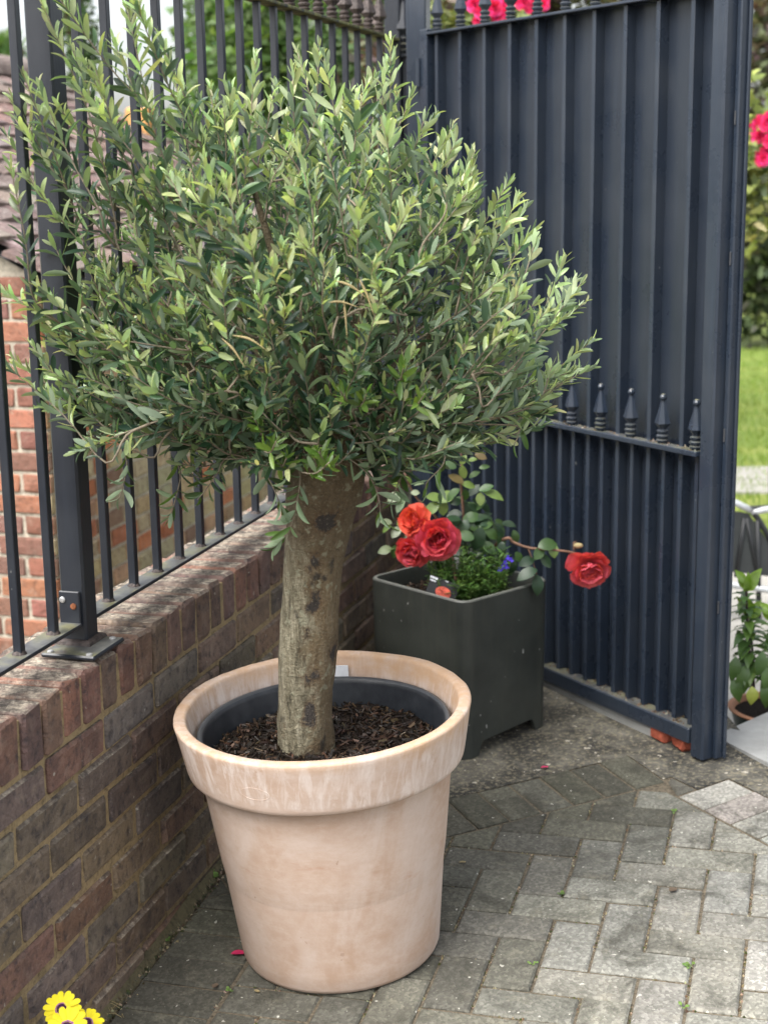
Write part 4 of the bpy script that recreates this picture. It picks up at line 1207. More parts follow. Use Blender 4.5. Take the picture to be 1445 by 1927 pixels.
fs = [(i * (gx + 1) + j, (i + 1) * (gx + 1) + j, (i + 1) * (gx + 1) + j + 1, i * (gx + 1) + j + 1) for i in range(gx) for j in range(gx)]
mb.add(vs, fs); o = mb.build('planter_soil', 'soil'); o['kind'] = 'stuff'; o['label'] = 'dark compost in the square planter under the roses'; o['category'] = 'soil'
pr_ = random.Random(11)
chips('planter_crumbs', 'lumps of dark compost in the square planter', lambda r: (PC * np.array([1, 1, 0]) + U1 * r.uniform(-1, 1) * (hx - .03) + U2 * r.uniform(-1, 1) * (hy - .03) + ZUP * (PZT - .042), None), 700, pr_, .009)

# --- roses
YP = PC[1]
RR = random.Random(77)
rose = thing('rose_bush', 'leafy rose bush with large coral red blooms planted in square planter', 'rose bush', (PC[0], PC[1], PZT - .045))
def cr(x, y): return 650 + x / 2.89, 820 + y / 2.89        # zoomed crop -> photo pixel
def rp(x, y, yy): return at_y(*cr(x, y), yy)
soilp = np.array([PC[0], PC[1], PZT - .05])
def cane(pts, r0, r1, mt='cane'): 
    q = smoothpath(pts, 5); MB().tube(q, list(np.linspace(r0, r1, len(q))), 7).build('cane', mt, rose, True); return q
cane([soilp + np.array([.03, .02, 0]), rp(640, 560, YP + .02), rp(640, 420, YP + .02), rp(628, 250, YP + .02), rp(630, 120, YP + .02), rp(625, 30, YP + .02)], .006, .002)
cane([soilp + np.array([0, .04, 0]), rp(560, 560, YP + .04), rp(480, 430, YP + .05), rp(380, 330, YP + .06), rp(320, 200, YP + .05)], .005, .002)
cane([soilp + np.array([-.03, 0, 0]), rp(500, 700, YP - .02), rp(470, 600, YP - .05), rp(430, 560, YP - .06)], .005, .003, 'green_stem')
cane([soilp + np.array([-.05, .02, 0]), rp(420, 640, YP - .0), rp(300, 610, YP), rp(210, 630, YP)], .004, .0015, 'green_stem')
cane([soilp + np.array([-.05, .02, 0]), rp(400, 560, YP + .03), rp(300, 520, YP + .03), rp(215, 480, YP + .03)], .004, .0015, 'green_stem')
cane([soilp + np.array([.05, -.02, 0]), rp(800, 620, YP - .02), rp(880, 557, YP - .05), rp(915, 580, YP - .05), rp(1000, 610, YP - .06), rp(1140, 622, YP - .07), rp(1250, 640, YP - .07), rp(1300, 680, YP - .07)], .005, .0028)
cane([rp(990, 605, YP - .06), rp(1010, 660, YP - .06), rp(1040, 760, YP - .07)], .0025, .0015)
RLB = [leaf_base('leaf', .18, .1, .02, ((0, .08), (.10, .5), (.25, .82), (.45, 1.0), (.62, .93), (.8, .66), (.93, .28), (1.0, .03))), leaf_base('leaf', .1, .3, .02, ((0, .08), (.10, .5), (.25, .82), (.45, 1.0), (.62, .93), (.8, .66), (.93, .28), (1.0, .03)))]
RLM = [leaf_me('leaf', k, 'garden_leaf') for k in RLB]
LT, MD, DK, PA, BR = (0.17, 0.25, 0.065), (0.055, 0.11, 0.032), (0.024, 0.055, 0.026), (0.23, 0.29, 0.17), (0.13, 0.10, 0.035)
def put_leaf(parent, meshes, p, size, wid, dr, up, col, rr_):
    ld = Vector(dr).normalized(); up = Vector(up); x_ = ld.cross(up)
    x_ = x_.normalized() if x_.length > .05 else ld.orthogonal().normalized(); nn = x_.cross(ld)
    mtx = Matrix.Identity(4)
    for q in range(3): mtx[q][0], mtx[q][1], mtx[q][2], mtx[q][3] = x_[q] * size * wid, ld[q] * size, nn[q] * size, p[q] - ld[q] * size * .5
    return obj('leaf', rr_.choice(meshes), parent, mtx, jit(rr_, col, .15))
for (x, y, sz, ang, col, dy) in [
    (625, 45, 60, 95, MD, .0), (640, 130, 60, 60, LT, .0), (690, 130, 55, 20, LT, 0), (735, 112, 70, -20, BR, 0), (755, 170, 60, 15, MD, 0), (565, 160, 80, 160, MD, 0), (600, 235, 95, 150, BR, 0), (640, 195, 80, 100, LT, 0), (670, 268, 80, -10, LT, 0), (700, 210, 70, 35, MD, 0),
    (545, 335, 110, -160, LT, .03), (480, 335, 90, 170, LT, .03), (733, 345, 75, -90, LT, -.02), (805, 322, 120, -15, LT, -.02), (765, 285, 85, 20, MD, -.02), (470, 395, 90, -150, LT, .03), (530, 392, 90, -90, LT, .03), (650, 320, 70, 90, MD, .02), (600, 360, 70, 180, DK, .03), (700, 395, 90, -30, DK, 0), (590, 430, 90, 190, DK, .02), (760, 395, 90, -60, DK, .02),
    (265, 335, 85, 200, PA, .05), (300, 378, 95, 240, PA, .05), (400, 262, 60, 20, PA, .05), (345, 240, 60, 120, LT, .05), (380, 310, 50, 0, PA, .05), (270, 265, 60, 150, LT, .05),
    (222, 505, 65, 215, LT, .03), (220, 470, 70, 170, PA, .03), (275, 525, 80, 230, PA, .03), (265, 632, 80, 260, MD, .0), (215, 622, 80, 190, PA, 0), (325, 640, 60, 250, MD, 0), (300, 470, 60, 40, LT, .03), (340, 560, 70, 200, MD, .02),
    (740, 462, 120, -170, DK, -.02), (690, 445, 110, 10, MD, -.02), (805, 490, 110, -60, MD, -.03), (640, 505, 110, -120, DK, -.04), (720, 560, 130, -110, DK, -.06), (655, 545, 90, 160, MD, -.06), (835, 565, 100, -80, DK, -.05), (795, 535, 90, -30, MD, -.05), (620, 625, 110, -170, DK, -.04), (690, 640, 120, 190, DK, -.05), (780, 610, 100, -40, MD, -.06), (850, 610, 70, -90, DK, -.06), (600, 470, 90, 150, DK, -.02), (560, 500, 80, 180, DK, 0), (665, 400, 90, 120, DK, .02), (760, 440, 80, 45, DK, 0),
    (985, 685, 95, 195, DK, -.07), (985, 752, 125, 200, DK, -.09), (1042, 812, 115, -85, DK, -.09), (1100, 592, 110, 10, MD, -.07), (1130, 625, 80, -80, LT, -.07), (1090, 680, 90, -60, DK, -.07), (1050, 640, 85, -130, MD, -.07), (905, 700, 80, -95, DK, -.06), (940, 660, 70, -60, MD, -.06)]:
    p = rp(x, y, YP + dy); a = R_(ang); sc = sz / 2.89 * (YP * 1.02) / FPX
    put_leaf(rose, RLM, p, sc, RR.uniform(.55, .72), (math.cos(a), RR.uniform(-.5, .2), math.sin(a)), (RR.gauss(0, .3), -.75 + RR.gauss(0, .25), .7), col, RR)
for k in range(80):                          # inner leaves that fill the bush
    x, y = RR.gauss(670, 110), RR.gauss(540, 95); a = RR.uniform(0, 6.3)
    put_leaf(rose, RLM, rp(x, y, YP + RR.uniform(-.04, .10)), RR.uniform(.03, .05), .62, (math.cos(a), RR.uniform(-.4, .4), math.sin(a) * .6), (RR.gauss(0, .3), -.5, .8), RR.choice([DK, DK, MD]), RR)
# petals: cupped, ruffled; shared between blooms
def petal_me(seed, ruffle=.11):
    r = random.Random(seed); vs = []; fs = []; nu, nv = 7, 6
    for j in range(nv):
        t = j / (nv - 1); w = (.30 + .95 * math.sin(min(1, t * 1.05) * math.pi * .62)) * .5
        for i in range(nu):
            s_ = i / (nu - 1) * 2 - 1
            e = 1 - .16 * abs(s_) ** 2.4 * t
            y = t * e; x = s_ * w
            z = .34 * (x * x) * 1.4 + .30 * t * t - (.42 * max(0, t - .72) ** 1.3) * 1.2 + ruffle * t * t * math.sin(s_ * 4.5 + r.uniform(0, 6) * 0 + seed) + r.uniform(-.012, .012)
            vs.append((x, y, z))
    for j in range(nv - 1):
        for i in range(nu - 1):
            k = j * nu + i; fs.append((k, k + 1, k + nu + 1, k + nu))
    me = bpy.data.meshes.new('petal'); me.from_pydata(vs, [], fs); me.materials.append(M['petal']); me.polygons.foreach_set('use_smooth', [True] * len(fs)); return me
PM = [petal_me(k) for k in range(5)]
def bloom(c, axis, R0, cols, rr_, label=None):
    Zb = Vector(axis).normalized(); Xb = Zb.orthogonal().normalized(); Yb = Zb.cross(Xb)
    hr = MB().lathe([(.001, -.36 * R0), (.16 * R0, -.33 * R0), (.2 * R0, -.2 * R0), (.10 * R0, -.02 * R0), (.002, 0)], 10, np.array(c), (np.array(Xb), np.array(Yb), np.array(Zb)))
    bl = hr.build('bloom', 'green_stem', rose, True)
    if label: bl['label'] = label
    layers = [(6, 88, .98, .0), (7, 66, .98, .02), (7, 46, .90, .05), (7, 30, .78, .08), (6, 18, .62, .12), (5, 8, .48, .15), (3, 0, .36, .18)]
    for li, (n_, tilt, ln, h) in enumerate(layers):
        for k in range(n_):
            az = 2 * math.pi * (k + .5 * (li % 2)) / n_ + rr_.uniform(-.4, .4); ti = R_(tilt + rr_.uniform(-20, 20))
            rad = Xb * math.cos(az) + Yb * math.sin(az)
            ld = (Zb * math.cos(ti) + rad * math.sin(ti)).normalized(); x_ = ld.cross(Zb * .2 - rad); 
            x_ = x_.normalized(); nn = x_.cross(ld)
            if nn.dot(Zb - rad * .8) < 0: x_ = -x_; nn = -nn
            base = Vector(c) + Zb * (h * R0) + rad * R0 * (.10 if li < 5 else .05)
            s_ = R0 * ln * rr_.uniform(.9, 1.06); mtx = Matrix.Identity(4)
            for q in range(3): mtx[q][0], mtx[q][1], mtx[q][2], mtx[q][3] = x_[q] * s_ * .95, ld[q] * s_, nn[q] * s_, base[q]
            o = bpy.data.objects.new('petal', rr_.choice(PM)); COL.objects.link(o); o.parent = bl; o.matrix_local = Matrix.Translation(-root_loc(bl)) @ mtx
            o.color = (*jit(rr_, rr_.choice(cols), .12), 1)
    return bl
RED = [(0.66, 0.075, 0.105), (0.70, 0.08, 0.09), (0.60, 0.06, 0.115)]; ORG = [(0.72, 0.095, 0.055), (0.66, 0.08, 0.055), (0.75, 0.12, 0.065)]; PNK = [(0.68, 0.095, 0.13), (0.70, 0.09, 0.09), (0.70, 0.10, 0.095)]
kpx = YP * 1.03 / FPX
bloom(rp(392, 468, YP - .055), (-.55, -.55, .25), 33 * kpx, ORG, RR, 'orange-red bloom at the back of the cluster')
bloom(rp(375, 615, YP - .075), (-.35, -.65, -.25), 32 * kpx, RED, RR)
bloom(rp(497, 552, YP - .085), (-.02, -.9, .05), 40 * kpx, RED, RR, 'largest crimson bloom of the cluster')
bloom(rp(1318, 700, YP - .075), (.05, -.85, -.38), 39 * kpx, PNK, RR, 'single coral bloom nodding on a side shoot')
# spent flower head beside the single bloom
c = rp(1262, 598, YP - .06)
MB().lathe([(.001, -.012), (.006, -.010), (.008, 0), (.006, .010), (.001, .014)], 9, c, (np.array([0, 0, 1.]), np.array([0, 1., 0]), np.array([1., 0, 0]))).build('spent_head', 'fawn_leaf', rose, True)
for k in range(6):
    a = k * 1.05; MB().tube([c - np.array([.008, 0, 0]), c + np.array([-.012, .006 * math.cos(a), .008 * math.sin(a)]), c + np.array([-.006 + .004 * (k % 2), .013 * math.cos(a), .015 * math.sin(a)])], [.0018, .0016, .0004], 5).build('sepal', 'cane', rose, True)

# --- lobelia in front of the roses
lob = thing('lobelia', 'low mound of fine green leaves with tiny violet blue flowers under the roses', 'plant', (PC[0], PC[1] - .08, PZT - .04))
LV = random.Random(5); lv = []
LLB = [leaf_base('leaf', .1, .15)]
stm = MB()
for k in range(120):
    x, y = LV.uniform(450, 860), LV.uniform(610, 850)
    if y > 700 + (x - 430) * .45 + 60 or y > 1010 - (x - 650) * .62 and x > 650 : continue
    yy = YP - .05 - (y - 600) / 250 * .10 + LV.uniform(-.02, .02); tip = rp(x, y, yy)
    if x > 780 and y > 780: continue
    base = np.array([tip[0] + LV.uniform(-.02, .02), tip[1] + LV.uniform(0, .04), PZT - .045]); 
    if base[2] > tip[2] - .01: tip[2] = base[2] + LV.uniform(.02, .05)
    pts = smoothpath([base, (base + tip) / 2 + np.array([LV.gauss(0, .006), LV.gauss(0, .006), .004]), tip], 4); stm.tube(pts, .0009, 4)
    for i in range(2, len(pts)):
        for r in range(3):
            a = LV.uniform(0, 6.3); ld = Vector((math.cos(a), math.sin(a), LV.uniform(.1, .9))).normalized(); x_ = ld.cross(Vector((0, 0, 1))).normalized(); nn = x_.cross(ld); ln = LV.uniform(.014, .028); wd = ln * .26
            mtx = Matrix.Identity(4)
            for q in range(3): mtx[q][0], mtx[q][1], mtx[q][2], mtx[q][3] = x_[q] * wd, ld[q] * ln, nn[q] * ln, pts[i][q]
            lv.append((mtx, jit(LV, LV.choice([(0.07, 0.15, 0.035), (0.10, 0.20, 0.04), (0.05, 0.11, 0.03), (0.14, 0.23, 0.06)]), .2)))
leaf_mass('leaves', lv, 'garden_leaf_mass', lob, LLB, LV); st_o = stm.build('stems', 'green_stem', lob); st_o['kind'] = 'stuff'
fpet = leaf_me('petal', leaf_base('petal', .1, .1), 'blue_petal')
for x, y in ((882, 662), (852, 715), (868, 690), (900, 675), (838, 728), (876, 712)):
    p = rp(x, y, YP - .10); fl = MB().tube([p, p + np.array([0, .012, -.006])], .0011, 5).build('flower', 'blue_petal', lob)
    for a in (80, 115, 200, 270, 340):
        a = R_(a + LV.uniform(-15, 15)); ld = Vector((math.cos(a), -.3, math.sin(a))).normalized(); x_ = ld.cross(Vector((0, -1, 0))).normalized(); nn = x_.cross(ld); mtx = Matrix.Identity(4)
        for q in range(3): mtx[q][0], mtx[q][1], mtx[q][2], mtx[q][3] = x_[q] * .004, ld[q] * .0075, nn[q] * .0075, p[q]
        o = bpy.data.objects.new('petal', fpet); COL.objects.link(o); o.parent = fl; o.matrix_local = Matrix.Translation(-root_loc(fl)) @ mtx
    MB().tube([p + np.array([0, .012, -.006]), p + np.array([-.01, .02, -.05])], .0008, 4).build('flower_stalk', 'green_stem', lob)
# --- plant tag: black card with a rose printed on it
tgc = rp(528, 838, YP - .140)
tg = thing('plant_tag', 'black plant tag printed with a red rose and white lines, in planter corner', 'label', tgc)
tx = np.array([.87, -.30, -.30]); tx /= np.linalg.norm(tx); ty = np.array([-.30, .30, .88]); ty -= tx * (ty @ tx); ty /= np.linalg.norm(ty); tn_ = np.cross(tx, ty)
if tn_[1] > 0: tn_ = -tn_
MB().bbox(tgc, tx * .040, ty * .026, tn_ * .0007, .0006).build('card', 'black_card', tg)
mbx = MB(); k0 = []
for i in range(20):
    a = 2 * math.pi * i / 20; k0.append(tgc + tx * (.004 + .021 * math.cos(a)) + ty * (-.006 + .015 * math.sin(a)) + tn_ * .0011)
mbx.add(k0, [tuple(range(20)) if np.cross(tx, ty) @ tn_ > 0 else tuple(range(20))[::-1]]); mbx.build('rose_picture', 'red_print', tg)
for (ox, oy, w, h) in ((-.030, .021, .0125, .0030), (-.031, .0135, .0095, .0022), (.004, .024, .0055, .0016)):
    for k in range(int(w / .0022)):
        MB().box(tgc + tx * (ox - w + .0042 * k + .002) + ty * oy + tn_ * .0009, tx * .0016, ty * h * RR.uniform(.7, 1), tn_ * .0001).build('letter', 'white_card', tg)

# ================================================================== NEIGHBOUR'S OUTBUILDING
HR = random.Random(31)
c70 = at_y(70, 520, 5.12)
HN = to_sn(c70)[1]; HS = to_sn(c70)[0]
EZ = CAMZ - .295                             # eaves
house = thing('brick_outbuilding', 'old brick outbuilding with clay tiled roof behind the railing', 'building', (c70[0], c70[1], -.5))
def HW(s, n, z): return np.array([*(W0 + D * (HS + s) + N * (HN + n))[:2], z])
HL, HWD = 3.0, 3.1
ridge_n = -1.6; tanp = .52; RGZ = EZ + tanp * 1.6
core = MB()
cv = [HW(.004, -.006, -.5), HW(HL, -.006, -.5), HW(HL, -3.2, -.5), HW(.004, -3.2, -.5), HW(.004, -.006, EZ), HW(HL, -.006, EZ), HW(HL, -3.2, EZ), HW(.004, -3.2, EZ), HW(.004, ridge_n, RGZ - .03), HW(HL, ridge_n, RGZ - .03)]
core.add(cv, [(0, 1, 5, 4)[::-1], (1, 2, 6, 9, 5)[::-1], (2, 3, 7, 6)[::-1], (3, 0, 4, 8, 7)[::-1], (4, 5, 9, 8)[::-1], (8, 9, 6, 7)[::-1]])
core.build('wall_mortar', 'pale_mortar', house)
hm = [brick_mesh('brick', .212, .05, .064, 'house_brick', 80 + i, .003) for i in range(4)]; hh = [brick_mesh('brick', .102, .05, .064, 'house_brick', 90 + i, .003) for i in range(3)]
RC = [(0.29, 0.125, 0.080), (0.25, 0.108, 0.075), (0.21, 0.105, 0.080), (0.34, 0.145, 0.085)]
YC = [(0.40, 0.33, 0.18), (0.44, 0.37, 0.22), (0.42, 0.15, 0.07), (0.46, 0.16, 0.07), (0.36, 0.22, 0.13), (0.36, 0.32, 0.19), (0.45, 0.30, 0.17), (0.42, 0.35, 0.20)]
for r in range(18):
    z = EZ - .05 - .075 * r
    s_ = 0 if r % 2 == 0 else -.0
    k = 0; x = .0
    while x < 2.5:
        w = .225 if (k + r) % 2 == 0 or x > 1.2 else .1125
        if x == 0 and r % 2: w = .1125
        c = HW(x + w / 2 - .004, -.022, z)
        obj('brick', HR.choice(hm if w > .2 else hh), house, frame(c, D, -N, ZUP) @ Matrix.Rotation(HR.uniform(-.008, .008), 4, 'Y'), jit(HR, HR.choice(YC) if HR.random() < .93 else (0.2, 0.12, 0.08), .18))
        x += w; k += 1
    x = 0; k = 0
    while x < .62:
        w = .1125 if (k + r) % 2 else .225
        c = HW(.022, -x - w / 2 + .004, z)
        obj('brick', HR.choice(hm if w > .2 else hh), house, frame(c, -N, -D, ZUP) @ Matrix.Rotation(HR.uniform(-.008, .008), 4, 'Y'), jit(HR, HR.choice(RC), .2))
        x += w; k += 1
# tiles
tm = []
for sd in range(5):
    r = random.Random(200 + sd); vs = []; 
    for zz in (0, .016):
        for j in range(3):
            for i in range(4):
                x = (i / 3 - .5) * .160; y = j / 2 * .19 - .095
                vs.append((x + r.uniform(-.002, .002), y + (r.uniform(-.004, .004) if j == 0 else 0), zz + .006 * (1 - (2 * i / 3 - 1) ** 2) + r.uniform(-.0012, .0012)))
    fs = []
    for j in range(2):
        for i in range(3):
            k = j * 4 + i; fs += [(12 + k, 12 + k + 1, 12 + k + 5, 12 + k + 4), (k, k + 4, k + 5, k + 1)]
    per = [0, 1, 2, 3, 7, 11, 10, 9, 8, 4]
    fs += [(per[i], per[(i + 1) % 10], 12 + per[(i + 1) % 10], 12 + per[i]) for i in range(10)]
    me = bpy.data.meshes.new('tile'); me.from_pydata(vs, [], fs); me.materials.append(M['roof_tile_clay']); tm.append(me)
cp_, sp_ = 1 / math.hypot(1, tanp), tanp / math.hypot(1, tanp)
UPS = -N * cp_ + ZUP * sp_; TN = N * sp_ + ZUP * cp_
roof = MB(); roof.add([HW(-.05, .05, EZ - .03 - .05 * tanp + .03), HW(HL + .05, .05, EZ - .05 * tanp), HW(HL + .05, ridge_n, RGZ), HW(-.05, ridge_n, RGZ)], [(0, 1, 2, 3)])
roof_o = roof.build('roof', 'gutter_plastic', house)
TC = [(0.19, 0.125, 0.11), (0.23, 0.155, 0.135), (0.17, 0.125, 0.115), (0.27, 0.195, 0.17), (0.20, 0.12, 0.10), (0.25, 0.20, 0.18)]
slope = 1.66 / cp_; gauge = .118; rows = int(slope / gauge)
for r in range(rows):
    for k in range(19):
        x = -.07 + .165 * k + (.0825 if r % 2 else 0)
        if x > HL: continue
        c = HW(x + .08, .075, 0); c[2] = EZ - .075 * tanp; c = c + UPS * (.095 + gauge * r) + TN * (.020 + HR.uniform(0, .004))
        mtx = frame(c, D, UPS, TN) @ Matrix.Rotation(R_(-5.2) + HR.uniform(-.02, .02), 4, 'X') @ Matrix.Rotation(HR.uniform(-.025, .025), 4, 'Z')
        obj('tile', HR.choice(tm), roof_o, mtx, jit(HR, HR.choice(TC), .2))
rm = MB()
for k in range(8):
    m_ = MB(); c0 = HW(-.08 + .40 * k, ridge_n, RGZ + .005); a0 = []
    for e in (0, .39):
        for i in range(9):
            t = math.pi * i / 8; a0.append(c0 + D * e + N * .12 * math.cos(t) + ZUP * (.11 * math.sin(t) - .01))
    for e in (.39, 0):
        for i in range(9):
            t = math.pi * i / 8; a0.append(c0 + D * e + N * .105 * math.cos(t) + ZUP * (.095 * math.sin(t) - .01))
    fs = [];
    for ringi in range(3):
        for i in range(8): fs.append((ringi * 9 + i, ringi * 9 + i + 1, ringi * 9 + 10 + i, ringi * 9 + 9 + i))
    fs += [(27 + i, 28 + i, 1 + i, i) for i in range(8)]
    m_.add(a0, fs); o = m_.build('ridge_tile', 'roof_tile_clay', roof_o, True, 40); o.color = (*jit(HR, (0.30, 0.24, 0.21), .1), 1)
o = MB().bbox(HW(HL + .03, -.98, EZ + .56), D * .09, N * .07, ZUP * .11, .015).build('verge_block', 'chimney_clay', roof_o)
gm = MB(); vs = []
for e in (-.06, HL + .05):
    for i in range(9):
        t = math.pi + math.pi * i / 8; vs.append(HW(e, .055 + .045 * math.cos(t), EZ - .035 + .045 * math.sin(t)))
    for i in range(9):
        t = 2 * math.pi - math.pi * i / 8; vs.append(HW(e, .055 + .041 * math.cos(t), EZ - .035 + .041 * math.sin(t)))
gm.add(vs, [(i, (i + 1) % 18, 18 + (i + 1) % 18, 18 + i) for i in range(18)] + [tuple(range(18))]); gm.build('gutter', 'gutter_plastic', house, True, 40)

# ================================================================== PLANTS BEYOND
def cloud(center, rad, n, leaf, cols, rr_, clump=.35, ncl=40):
    lv = []; cl_ = []
    for k in range(ncl):
        v = Vector((rr_.gauss(0, 1), rr_.gauss(0, 1), rr_.gauss(0, 1))).normalized() * (rr_.random() ** .4)
        cl_.append((np.array([v.x * rad[0], v.y * rad[1], v.z * rad[2]]) * .85, rr_.choice(cols), rr_.uniform(.6, 1.2)))
    for k in range(n):
        c, col, f = rr_.choice(cl_)
        v = Vector((rr_.gauss(0, 1), rr_.gauss(0, 1), rr_.gauss(0, 1))).normalized() * rr_.random() ** .35
        p = np.asarray(center) + c + np.array([v.x * rad[0], v.y * rad[1], v.z * rad[2]]) * clump * f
        ld = Vector((rr_.gauss(0, 1), rr_.gauss(0, 1), rr_.gauss(0, .7))).normalized(); x_ = ld.cross(Vector((rr_.gauss(0, 1), rr_.gauss(0, 1), rr_.gauss(0, 1)))).normalized(); nn = x_.cross(ld)
        ln = leaf * rr_.uniform(.6, 1.3); wd = ln * .5; mtx = Matrix.Identity(4)
        for q in range(3): mtx[q][0], mtx[q][1], mtx[q][2], mtx[q][3] = x_[q] * wd, ld[q] * ln, nn[q] * ln, p[q]
        lv.append((mtx, jit(rr_, col, .25)))
    return lv
SIMPLE = [([(-.5, .0, 0), (.5, .0, 0), (.35, .6, .1), (-.35, .6, .1), (0, 1, .05)], [(0, 1, 2, 3), (3, 2, 4)])]
BGR = random.Random(91)
GR = [(0.07, 0.14, 0.035), (0.10, 0.19, 0.05), (0.05, 0.10, 0.03), (0.14, 0.23, 0.07)]
DG = [(0.035, 0.075, 0.03), (0.05, 0.10, 0.035), (0.08, 0.13, 0.05)]
PU = [(0.08, 0.045, 0.05), (0.11, 0.06, 0.065), (0.06, 0.05, 0.045), (0.16, 0.11, 0.11), (0.05, 0.06, 0.03)]
def bush(name, label, cat, px, py, y, rad, n, leaf, cols, group=None, trunk=True, ncl=40):
    c = at_y(px, py, y); base = -.5 if y < 6 else PZ - .3
    t = thing(name, label, cat, (c[0], c[1], base), group)
    if trunk:
        MB().tube(smoothpath([(c[0], c[1], base), (c[0] + .03, c[1], (base + c[2]) / 2), (c[0], c[1], c[2])], 4), list(np.linspace(.09, .03, 9)), 8).build('trunk', 'tree_bark', t, True)
        for k in range(4):
            e = c + np.array([BGR.uniform(-.6, .6) * rad[0], BGR.uniform(-.6, .6) * rad[1], BGR.uniform(-.1, .7) * rad[2]]); MB().tube([(c[0], c[1], c[2] - rad[2] * .7), (np.array([c[0], c[1], c[2] - rad[2] * .4]) + e) / 2, e], [.035, .025, .01], 6).build('branch', 'tree_bark', t, True)
    leaf_mass('crown', cloud(c, rad, n, leaf, cols, BGR, ncl=ncl), 'garden_leaf_mass', t, SIMPLE, BGR)
    return t, c
bush('conifer', 'narrow feathery conifer rising above the tiled roof', 'tree', 145, 60, 10.5, (.14, .2, .55), 1500, .05, DG)
bush('broadleaf_tree', 'tall pale green tree behind the railing against bright sky', 'tree', 440, 40, 13, (.55, .6, 1.0), 5500, .09, GR, ncl=70)
bush('green_shrub', 'mid green shrub between outbuilding roof and tall tree', 'shrub', 330, 330, 9.5, (.5, .5, .42), 3500, .07, GR)
bush('hedge_tree', 'dense green tree directly behind the spear-topped railing', 'tree', 560, 120, 9.5, (.72, .5, 1.1), 7500, .08, GR + DG, ncl=80)
bush('dark_shrub', 'dark green shrub by the end of the railing', 'shrub', 690, 250, 8.5, (.42, .4, 1.0), 4500, .07, DG, ncl=60)
bush('far_tree', 'distant round tree low behind the roof ridge', 'tree', 15, 130, 16, (.40, .4, .38), 1200, .10, GR)
bush('low_hedge', 'leafy hedge growing behind the outbuilding wall', 'hedge', 560, 480, 8.8, (1.2, .5, .9), 6500, .08, DG + GR, ncl=90)
bush('purple_shrub', 'purple leaved shrub seen between the railing and gate post', 'shrub', 800, 120, 7.2, (.38, .4, 1.1), 5000, .06, PU, ncl=70)
bush('copper_tree', 'tall copper leaved tree behind the gate top', 'tree', 1030, -120, 9, (1.1, .7, .75), 7000, .08, PU, ncl=80)
bush('plum_tree', 'dusky plum leaved tree beyond lawn beside the gate', 'tree', 1520, 60, 14.5, (1.1, .9, 1.5), 7000, .12, PU + [(0.10, 0.10, 0.09)], ncl=80)
bush('dark_hedge', 'tall dark evergreen hedge at the far edge of lawn', 'hedge', 1500, 480, 14, (1.6, .7, 1.0), 9000, .10, [(0.025, 0.045, 0.025), (0.035, 0.055, 0.03), (0.05, 0.05, 0.04)], ncl=100)
# pink climbing rose seen over the gate and past its post
pinkm = [(0.78, 0.035, 0.22), (0.85, 0.06, 0.30), (0.70, 0.03, 0.14)]
PPM = petal_me(3, .1)
def pink_rose(name, label, spots, y, green):
    c = at_y(*spots[0][:2], y); t = thing(name, label, 'rose bush', (c[0], c[1], PZ))
    MB().tube(smoothpath([(c[0] - .3, c[1] + .1, PZ), (c[0] - .28, c[1] + .15, (PZ + c[2]) / 2), (c[0] - .05, c[1] + .1, c[2] - .05)], 4), .010, 7).build('stem', 'cane', t, True)
    leaf_mass('foliage', cloud(c + np.array([0, .2, -.15]), green[0], green[1], .06, green[2], BGR, ncl=20), 'garden_leaf_mass', t, SIMPLE, BGR)
    for (px, py, r) in spots:
        p = at_y(px, py, y + BGR.uniform(-.05, .05)); R0 = r * y * 1.02 / FPX
        fl = MB().lathe([(.001, -.3 * R0), (.15 * R0, -.2 * R0), (.1 * R0, 0), (.001, .1 * R0)], 8, p, (np.array([1., 0, 0]), np.array([0, 0, 1.]), np.array([0, -1., 0]))).build('bloom', 'green_stem', t, True)
        for k in range(13):
            az = k * 2.4; ti = R_(20 + 5.5 * k); ld = Vector((math.cos(az) * math.sin(ti), -math.cos(ti), math.sin(az) * math.sin(ti))); x_ = ld.cross(Vector((0, -1, .1))).normalized(); nn = x_.cross(ld); mtx = Matrix.Identity(4)
            s_ = R0 * (.6 + .035 * k)
            for q in range(3): mtx[q][0], mtx[q][1], mtx[q][2], mtx[q][3] = x_[q] * s_, ld[q] * s_, nn[q] * s_, p[q]
            o = bpy.data.objects.new('petal', PPM); COL.objects.link(o); o.parent = fl; o.matrix_local = Matrix.Translation(-root_loc(fl)) @ mtx; o.color = (*jit(BGR, BGR.choice(pinkm), .12), 1)
pink_rose('climbing_rose', 'bright pink climbing rose flowering above the gate top rail', [(893, 8, 17), (905, 22, 14), (930, 15, 18), (945, 8, 15), (952, 26, 13), (985, 2, 18), (1000, 12, 15), (1022, 8, 14), (935, 32, 11), (898, 38, 10)], 6.2, ((.35, .2, .25), 900, [(0.09, 0.12, 0.04), (0.12, 0.09, 0.07), (0.16, 0.18, 0.05)]))
pink_rose('pink_rose_bush', 'pink rose bush with yellow-green leaves just beyond the gate edge', [(1428, 238, 22), (1444, 230, 20), (1442, 288, 22), (1428, 258, 16), (1450, 262, 18), (1434, 300, 15)], 6.6, ((.22, .2, .42), 1100, [(0.34, 0.36, 0.10), (0.20, 0.24, 0.08), (0.10, 0.12, 0.06), (0.40, 0.38, 0.20)]))

